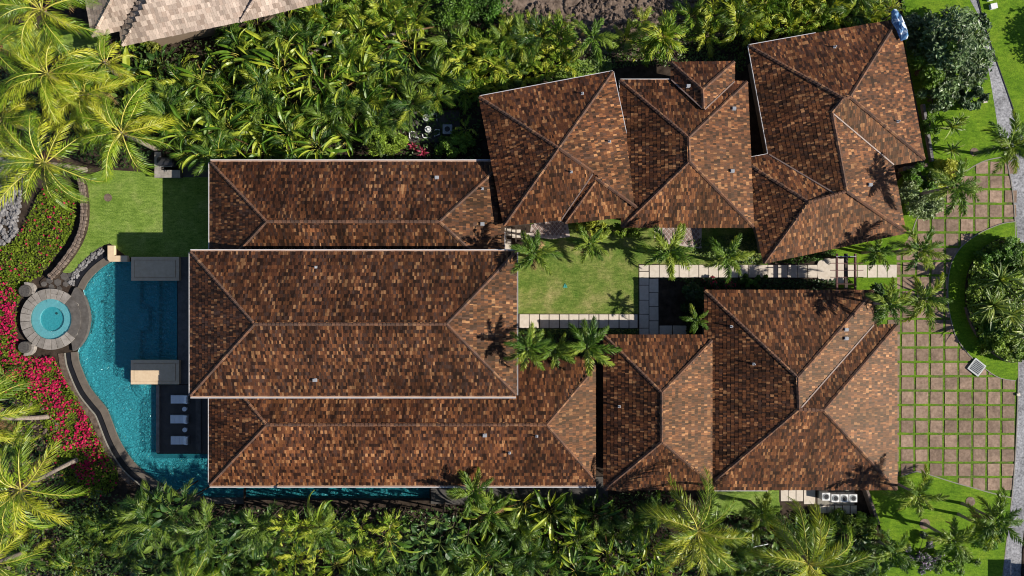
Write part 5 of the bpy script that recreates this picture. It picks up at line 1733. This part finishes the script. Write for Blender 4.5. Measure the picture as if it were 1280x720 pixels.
# loungers and side tables
def lounger(px, py, label):
    c = P(px, py, ZL)
    t = empty("sun_lounger", (c.x, c.y, ZL), label, "sun lounger", "white sun loungers on the dark deck")
    b = MB()
    for s in (-1, 1): b.box((0, s * .42, .26), (1.95, .06, .07))
    for s in (-1, 1): b.box((s * .94, 0, .26), (.06, .84, .07))
    b.build("frame", M['grey_metal'], t)
    for sx in (-.85, .85):
        for sy in (-.4, .4):
            b = MB(); b.box((sx, sy, .12), (.06, .06, .26)); b.build("leg", M['grey_metal'], t)
    b = MB()
    for k in range(3): b.box((-.66 + k * .46, 0, .36), (.445, .84, .12))
    b.build("seat_cushion", M['cushion'], t)
    b = MB()
    q = [(.52, -.42, .34), (.52, .42, .34), (1.0, .42, .62), (1.0, -.42, .62)]
    up = Vector((-.05, 0, .11))
    b.face([Vector(p) + up for p in reversed(q)]); b.face([Vector(p) for p in q])
    for i in range(4):
        j = (i + 1) % 4
        b.face([Vector(q[j]), Vector(q[i]), Vector(q[i]) + up, Vector(q[j]) + up])
    b.build("back_cushion", M['cushion'], t)
    b = MB(); b.tube([(.90, -.3, .74), (.90, 0, .76), (.90, .3, .74)], [.07, .10, .07], 8); b.build("pillow", M['white'], t)
lounger(226.5, 498.5, "white sun lounger nearest the sunlit plinth")
lounger(226, 523.2, "white sun lounger in the middle of the three on the dark deck")
lounger(226.5, 549.5, "white sun lounger farthest from the plinths")
for px, py, l in ((233, 510.5, "small round white table between the first and middle sun loungers"), (233.4, 536.3, "small round white table between the middle and last sun loungers")):
    c = P(px, py, ZL)
    t = empty("side_table", (c.x, c.y, ZL), l, "table", "side tables between the sun loungers")
    b = MB(); b.tube([(0, 0, .42), (0, 0, .46)], [.24, .24], 20); b.build("table_top", M['cushion'], t)
    b = MB(); b.tube([(0, 0, .02), (0, 0, .42)], [.04, .03], 10); b.build("leg", M['grey_metal'], t)
    b = MB(); b.tube([(0, 0, 0), (0, 0, .03)], [.17, .15], 16); b.build("base", M['grey_metal'], t)

# barbecue counter
t = empty("barbecue_counter", P(209, 207, ZL), "grey L shaped barbecue counter at the top of the left lawn", "counter")
for nm, pts, z0, z1, m in (("counter_top", [(193, 190), (201, 190), (201, 212.5), (225, 212.5), (225, 222), (193, 222)], ZL + .82, ZL + .90, M['stone_grey']),
                           ("cabinet", [(194, 191), (200.4, 191), (200.4, 213), (224.4, 213), (224.4, 221.4), (194, 221.4)], ZL - .3, ZL + .82, M['stone_dark'])):
    b = MB(); b.prism([(p.x, p.y) for p in plan(pts, z1)], z0, z1, 0, None, True, True)
    o = b.build(nm, m, t); o.matrix_local = Matrix.Translation(-t.location)
c = P(213.5, 204, ZL)
g = empty("barbecue_grill", (c.x, c.y, ZL), "dark rounded barbecue grill inside the L shaped counter", "grill")
b = MB(); b.box((0, 0, .42), (1.75, 1.0, .84)); b.build("cabinet", M['dark_metal'], g)
b = MB(); b.tube([(-.86, 0, .9), (-.8, 0, .9), (.8, 0, .9), (.86, 0, .9)], [.3, .46, .46, .3], 14); b.build("lid", M['dark_metal'], g)
b = MB(); b.bar((-.6, -.5, .98), (.6, -.5, .98), .05, .05); b.build("handle", M['grey_metal'], g)

# mulch ring and sprinkler on the left lawn
b = MB(); c = P(135, 247, ZL + .06); b.disk(c, .42, ZL, ZL + .08, 18); tag(b.build("mulch_ring", M['rubble']), kind='structure')
for (x, y, r) in ((1156, 655, 1.0), (1213, 627, .9), (1218, 190, .8)):
    b = MB(); c = P(x, y, .07); b.disk(c, r * .55, .02, .09, 18); tag(b.build("mulch_ring", M['rubble']), kind='structure')

# ------------------------------------------------------------------ pergola over the path
c = P(1057, 340, 0)
pg = empty("pergola", (c.x, c.y, 0), "dark red timber pergola over the pale path between two roofs", "pergola")
def pgb(name, A, B, w, h, m):
    b = MB(); b.bar(Vector(A) - pg.location, Vector(B) - pg.location, w, h); b.build(name, m, pg)
zp = 3.1
for x, w, m in ((1046, .16, M['wood_red']), (1057.3, .30, M['wood_dark']), (1069, .16, M['wood_red'])):
    pgb("beam", P(x, 317, zp), P(x, 366, zp), w, .22, m)
    for y in (321, 361):
        p = P(x, y, zp); pgb("post", (p.x, p.y, 0), (p.x, p.y, zp - .11), .14, .14, M['wood_dark'])
for y in (320.5, 329, 337.8, 346.5, 355):
    x0, x1 = (1038, 1079) if y in (329, 337.8, 346.5) else (1045, 1070)
    pgb("slat", P(x0, y, zp + .16), P(x1, y, zp + .16), .07, .09, M['wood_red'] if y != 320.5 else M['grey_metal'])
# little timber frame over the entry terrace
c = P(645, 297, 0)
pg = empty("timber_frame", (c.x, c.y, 0), "thin dark timber frame over the small entry terrace of the courtyard", "pergola")
for x in (633, 645, 657):
    pgb("beam", P(x, 276, 2.9), P(x, 302, 2.9), .12, .16, M['wood_dark'])
    p = P(x, 300, 2.9); pgb("post", (p.x, p.y, 0), (p.x, p.y, 2.82), .1, .1, M['wood_dark'])
for y in (283, 293):
    pgb("slat", P(628, y, 3.03), P(668, y - 3, 3.03), .09, .1, M['wood_dark'])

# ------------------------------------------------------------------ machines
def condenser(px, py, label, top=True, rz=0.0, s=.8):
    c = P(px, py, 0.1)
    t = empty("air_conditioner", (c.x, c.y, .05), label, "air conditioner", "air conditioner boxes beside the villa", rz)
    b = MB(); b.box((0, 0, .42), (s, s, .84)); b.build("casing", M['white'] if top else M['grey_metal'], t)
    b = MB()
    for i in range(20):
        a0, a1 = i * math.pi / 10, (i + 1) * math.pi / 10
        r0, r1 = s * .30, s * .40
        b.prism([(r0 * math.cos(a0), r0 * math.sin(a0)), (r1 * math.cos(a0), r1 * math.sin(a0)), (r1 * math.cos(a1), r1 * math.sin(a1)), (r0 * math.cos(a1), r0 * math.sin(a1))], .84, .88)
    b.build("fan_rim", M['grey_metal'], t)
    b = MB(); b.disk((0, 0), s * .30, .842, .85, 20); b.build("fan_opening", M['black'], t)
    b = MB()
    for k in range(4):
        an = k * math.pi / 2 + .3
        b.bar((0, 0, .862), (s * .28 * math.cos(an), s * .28 * math.sin(an), .862), .1, .015)
    b.build("fan_blade", M['dark_metal'], t)
slab("service_pad", [(1020, 606), (1068, 606), (1068, 631), (1020, 631)], -.2, .05, M['kerb'])
for x, y, l in ((1028.5, 618, "white air conditioner box, first on the pad beside the stepping stones"), (1040, 620, "white air conditioner box, second on the pad from the stepping stones"),
                (1051, 620, "half shaded air conditioner box, third on the pad"), (1062, 620, "shaded air conditioner box, last on the pad at the dark end")):
    condenser(x, y, l)
condenser(560, 163.5, "square grey fan box with a round opening beside the pool pumps", False, 0.0, .95)
slab("pump_pad", [(510, 138), (575, 138), (575, 178), (510, 178)], -.2, .04, M['deck'])
for x, y, l in ((533.5, 149, "round lidded pool filter nearest the upper thicket"), (536, 163.5, "round lidded pool filter beside the square fan box")):
    c = P(x, y, 0.1)
    t = empty("pool_filter", (c.x, c.y, .05), l, "pool filter", "pool filters in the machine corner")
    b = MB(); b.tube([(0, 0, 0), (0, 0, .5), (0, 0, .72), (0, 0, .8)], [.36, .38, .3, .12], 18); b.build("tank", M['grey_metal'], t)
    b = MB()
    for k in range(12):
        b.bar((.3 * math.cos(k * .524), .3 * math.sin(k * .524), .76), (.3 * math.cos((k + 1) * .524), .3 * math.sin((k + 1) * .524), .76), .06, .05)
    b.build("clamp_ring", M['white'], t)
    b = MB(); b.tube([(0, 0, .78), (0, 0, .92)], [.1, .09], 10); b.build("valve", M['white'], t)
def pipe(pts, label):
    w = [P(x, y, .35) for x, y in pts]
    t = empty("white_pipe", (w[0].x, w[0].y, 0), label, "pipe", "white pipes of the pool machines")
    q = [Vector((p.x - w[0].x, p.y - w[0].y, .35)) for p in w]
    q = [Vector((q[0].x, q[0].y, 0))] + q + [Vector((q[-1].x, q[-1].y, 0))]
    b = MB(); b.tube(q, [.06] * len(q), 8); b.build("tube", M['white'], t)
pipe([(512, 172), (512, 164.5), (518, 164.5)], "bent white pipe at the left of the pool filters")
pipe([(517, 171), (523, 172)], "short white pipe beside the bent one at the pool filters")
pipe([(528, 168), (529, 172), (538, 172)], "bent white pipe under the lower pool filter")
pipe([(538, 142.5), (546, 142.5), (546, 150)], "bent grey white pipe at the upper pool filter")
pipe([(543, 162), (549, 162), (549, 168), (543, 170)], "hook of white pipe between lower filter and fan box")

# stepping stones beside the air conditioners
sp_ = slab("south_path", [(974, 606), (1022, 606), (1022, 631), (1070, 631), (1070, 643), (974, 628)], -.2, .052, M['soil'])
paving(sp_, [(976, 608, 985.5, 626.5), (986.2, 608, 994.5, 626.5), (995.5, 608, 1004, 626.5), (1005, 608, 1019, 630)], M['stone_cream'], .085)
paving(sp_, [(1024.6, 632, 1033.2, 641.5), (1034.2, 632, 1042.8, 641.8), (1044, 632, 1052.6, 642.2), (1053.8, 632, 1062.2, 642.2), (1063.4, 632, 1071, 642.2)], M['stone_cream'], .085)
t = empty("garden_wall", P(1091, 634, 0), "low brown stone wall slanting off the lower right corner of the garage roof", "wall")
b = MB(); b.prism([(p.x, p.y) for p in plan([(1080, 606), (1083, 606), (1100, 655), (1097, 656)], .9)], -.2, .9)
o = b.build("core", M['wall_stone'], t); o.matrix_local = Matrix.Translation(-t.location)
wr = random.Random(18)
for k in range(14):
    x, y = 1081.5 + 17 * (k + .5) / 14, 606 + 49 * (k + .5) / 14
    m = P(x, y, .93) - t.location
    link("stone", wr.choice(stone_meshes), t, Matrix.Translation(m) @ Matrix.Rotation(math.radians(-71) + wr.uniform(-.1, .1), 4, 'Z') @ Matrix.Diagonal((.34, .32, .16, 1)))
# corner roof garden wall
t = empty("garden_wall", P(1150, 205, 0), "short dark stone wall at the right eave step of the corner roof", "wall")
b = MB(); b.prism([(p.x, p.y) for p in plan([(1128, 209), (1160, 204), (1160, 208), (1129, 214)], .8)], -.2, .8)
o = b.build("core", M['wall_stone'], t); o.matrix_local = Matrix.Translation(-t.location)
slab("side_passage", [(1132, 60), (1142, 60), (1166, 205), (1150, 205)], -.2, .055, M['deck'])
t = empty("garden_wall", P(1158, 168, 0), "thin pale stone wall along the side passage of the corner roof", "wall")
b = MB(); b.prism([(p.x, p.y) for p in plan([(1153, 130), (1156.5, 130), (1168, 201), (1164.5, 202)], .5)], -.2, .5)
o = b.build("core", M['lava_pale'], t); o.matrix_local = Matrix.Translation(-t.location)

# crumpled tarp on a small frame at the corner roof
zt = 4.3
t = empty("tarp_shelter", P(1126, 30, 0), "crumpled blue and white tarp at the top corner of the turned corner roof", "tarp")
tp = [(1115, 14), (1118, 10.5), (1122.5, 10), (1127, 15), (1131, 26), (1135.5, 36), (1137.5, 43), (1135, 48), (1128, 50), (1122, 38), (1117, 26)]
b = MB(); tr_ = random.Random(6)
rows = []
for k in (1.0, .72, .42, .0):
    rows.append([P(1126 + (x - 1126) * k, 30 + (y - 30) * k, zt) - t.location + Vector((0, 0, tr_.uniform(-.22, .22) - (0.25 if k == 1.0 else 0))) for x, y in tp])
for i in range(3):
    for j in range(len(tp)):
        jj = (j + 1) % len(tp)
        b.face([rows[i][jj], rows[i][j], rows[i + 1][j], rows[i + 1][jj]])
b.build("tarp_sheet", M['tarp'], t)
for x, y in ((1120, 14), (1134, 44), (1126, 46), (1129, 22)):
    p = P(x, y, zt) - t.location
    b = MB(); b.bar((p.x, p.y, -.1), (p.x, p.y, zt - .3), .09, .09); b.build("post", M['wood_dark'], t)

# metal grate at the island
gc = P(1220.5, 459, .1)
t = empty("metal_grate", (gc.x, gc.y, .04), "square grey metal grate in the pavers at the planted island", "grate", None, math.radians(-38))
b = MB()
for sx, sy, lx, ly in ((0, .64, 1.40, .14), (0, -.64, 1.40, .14), (.64, 0, .14, 1.14), (-.64, 0, .14, 1.14)):
    b.box((sx, sy, .07), (lx, ly, .14))
b.build("frame", M['grey_metal'], t)
b = MB(); b.box((0, 0, .05), (1.14, 1.14, .06)); b.build("cover_plate", M['grey_metal'], t)
for k in range(9):
    b = MB(); b.box((-.5 + k * .125, 0, .105), (.04, 1.12, .05)); b.build("bar", M['grey_metal'], t)

# small things
def small_box(px, py, z, s, label, m, cat="utility box", name="utility_box"):
    c = P(px, py, z)
    t = empty(name, (c.x, c.y, z), label, cat)
    b = MB(); b.box((0, 0, s * .25), (s, s * .8, s * .5), 0, .2); b.build("casing", m, t)
    b = MB(); b.box((0, 0, s * .53), (s * 1.08, s * .88, s * .08), 0, .2); b.build("lid", m, t)
small_box(1240, 9, .06, .62, "white utility box on the lawn beyond the road", M['white'])
small_box(1236.5, -1, .06, .55, "second white box half cut by the top edge on the lawn beyond the road", M['white'])
small_box(1230, 127, .06, .40, "small pale valve box on the lawn left of the road", M['stone_cream'], "valve box", "valve_box")
small_box(1272, 493, .04, .30, "small pale valve box at the road edge beside the parking court", M['stone_cream'], "valve box", "valve_box")
t = empty("teal_cloth", P(706, 357, .06), "small teal cloth lying on the courtyard lawn", "cloth")
m_, nt_, b_ = new_mat("teal_cloth"); b_.inputs["Base Color"].default_value = (.05, .30, .24, 1); b_.inputs["Roughness"].default_value = .9
b = MB(); b.prism([(-.18, -.2), (.28, -.22), (.02, .26)], 0, .03); b.build("fabric", m_, t)
b = MB(); b.prism([(.1, -.1), (.26, -.05), (.1, .12)], .03, .06); b.build("folded_corner", m_, t)
# fallen palm debris in the thicket
for i, (a_, c_, l) in enumerate([((385, 70), (425, 46), "fallen brown palm trunk lying in the upper thicket"), ((480, 46), (530, 36), "fallen brown frond stalk in the upper thicket near the top edge")]):
    A, B = P(*a_, 1.4), P(*c_, 1.6)
    t = empty("fallen_trunk", A, l, "log", "fallen palm pieces in the upper thicket")
    b = MB(); b.tube([Vector((0, 0, 0)), (B - A) * .5 + Vector((0, .1, .1)), B - A], [.16, .14, .10], 8); b.build("log", M['trunk'], t)
    b = MB(); b.tube([(B - A), (B - A) * 1.25], [.10, .04], 6); b.build("broken_end", M['husk'], t)
# golf cart with a dark blue roof in the bottom right corner
c = P(1284, 722, 0)
t = empty("golf_cart", (c.x, c.y, 0.03), "dark blue cart roof cut by the bottom right corner beside the road", "cart")
b = MB(); b.box((0, 0, 1.82), (2.3, 2.6, .10)); b.build("canopy_roof", M['navy'], t)
b = MB(); b.box((0, 0, .5), (1.15, 2.5, .4)); b.build("body", M['navy'], t)
b = MB(); b.box((0, -.3, .82), (1.1, .5, .22)); b.box((0, -.6, 1.1), (1.1, .12, .5)); b.build("seat", M['cushion'], t)
for sx in (-.52, .52):
    for sy in (-1.1, 1.1):
        b = MB(); b.bar((sx, sy, .7), (sx, sy * .95, 1.78), .05, .05); b.build("post", M['dark_metal'], t)
    for sy in (-.85, .85):
        b = MB(); b.tube([(sx * 1.05 - .09, sy, .24), (sx * 1.05 + .09, sy, .24)], [.24, .24], 14); b.build("wheel", M['black'], t)
# rail in the bed under the small lawn
t = empty("metal_rail", P(954, 678, 0), "thin pale metal rail in the bed below the small lawn", "rail")
A = P(941, 668, .8) - t.location; B = P(941, 684, .8) - t.location; C_ = P(960, 680, .8) - t.location
b = MB(); b.bar(A, B, .08, .08); b.bar(B, C_, .08, .08); b.build("top_rail", M['white'], t)
for q in (A, B, C_):
    b = MB(); b.bar((q.x, q.y, 0), (q.x, q.y, .78), .06, .06); b.build("post", M['white'], t)
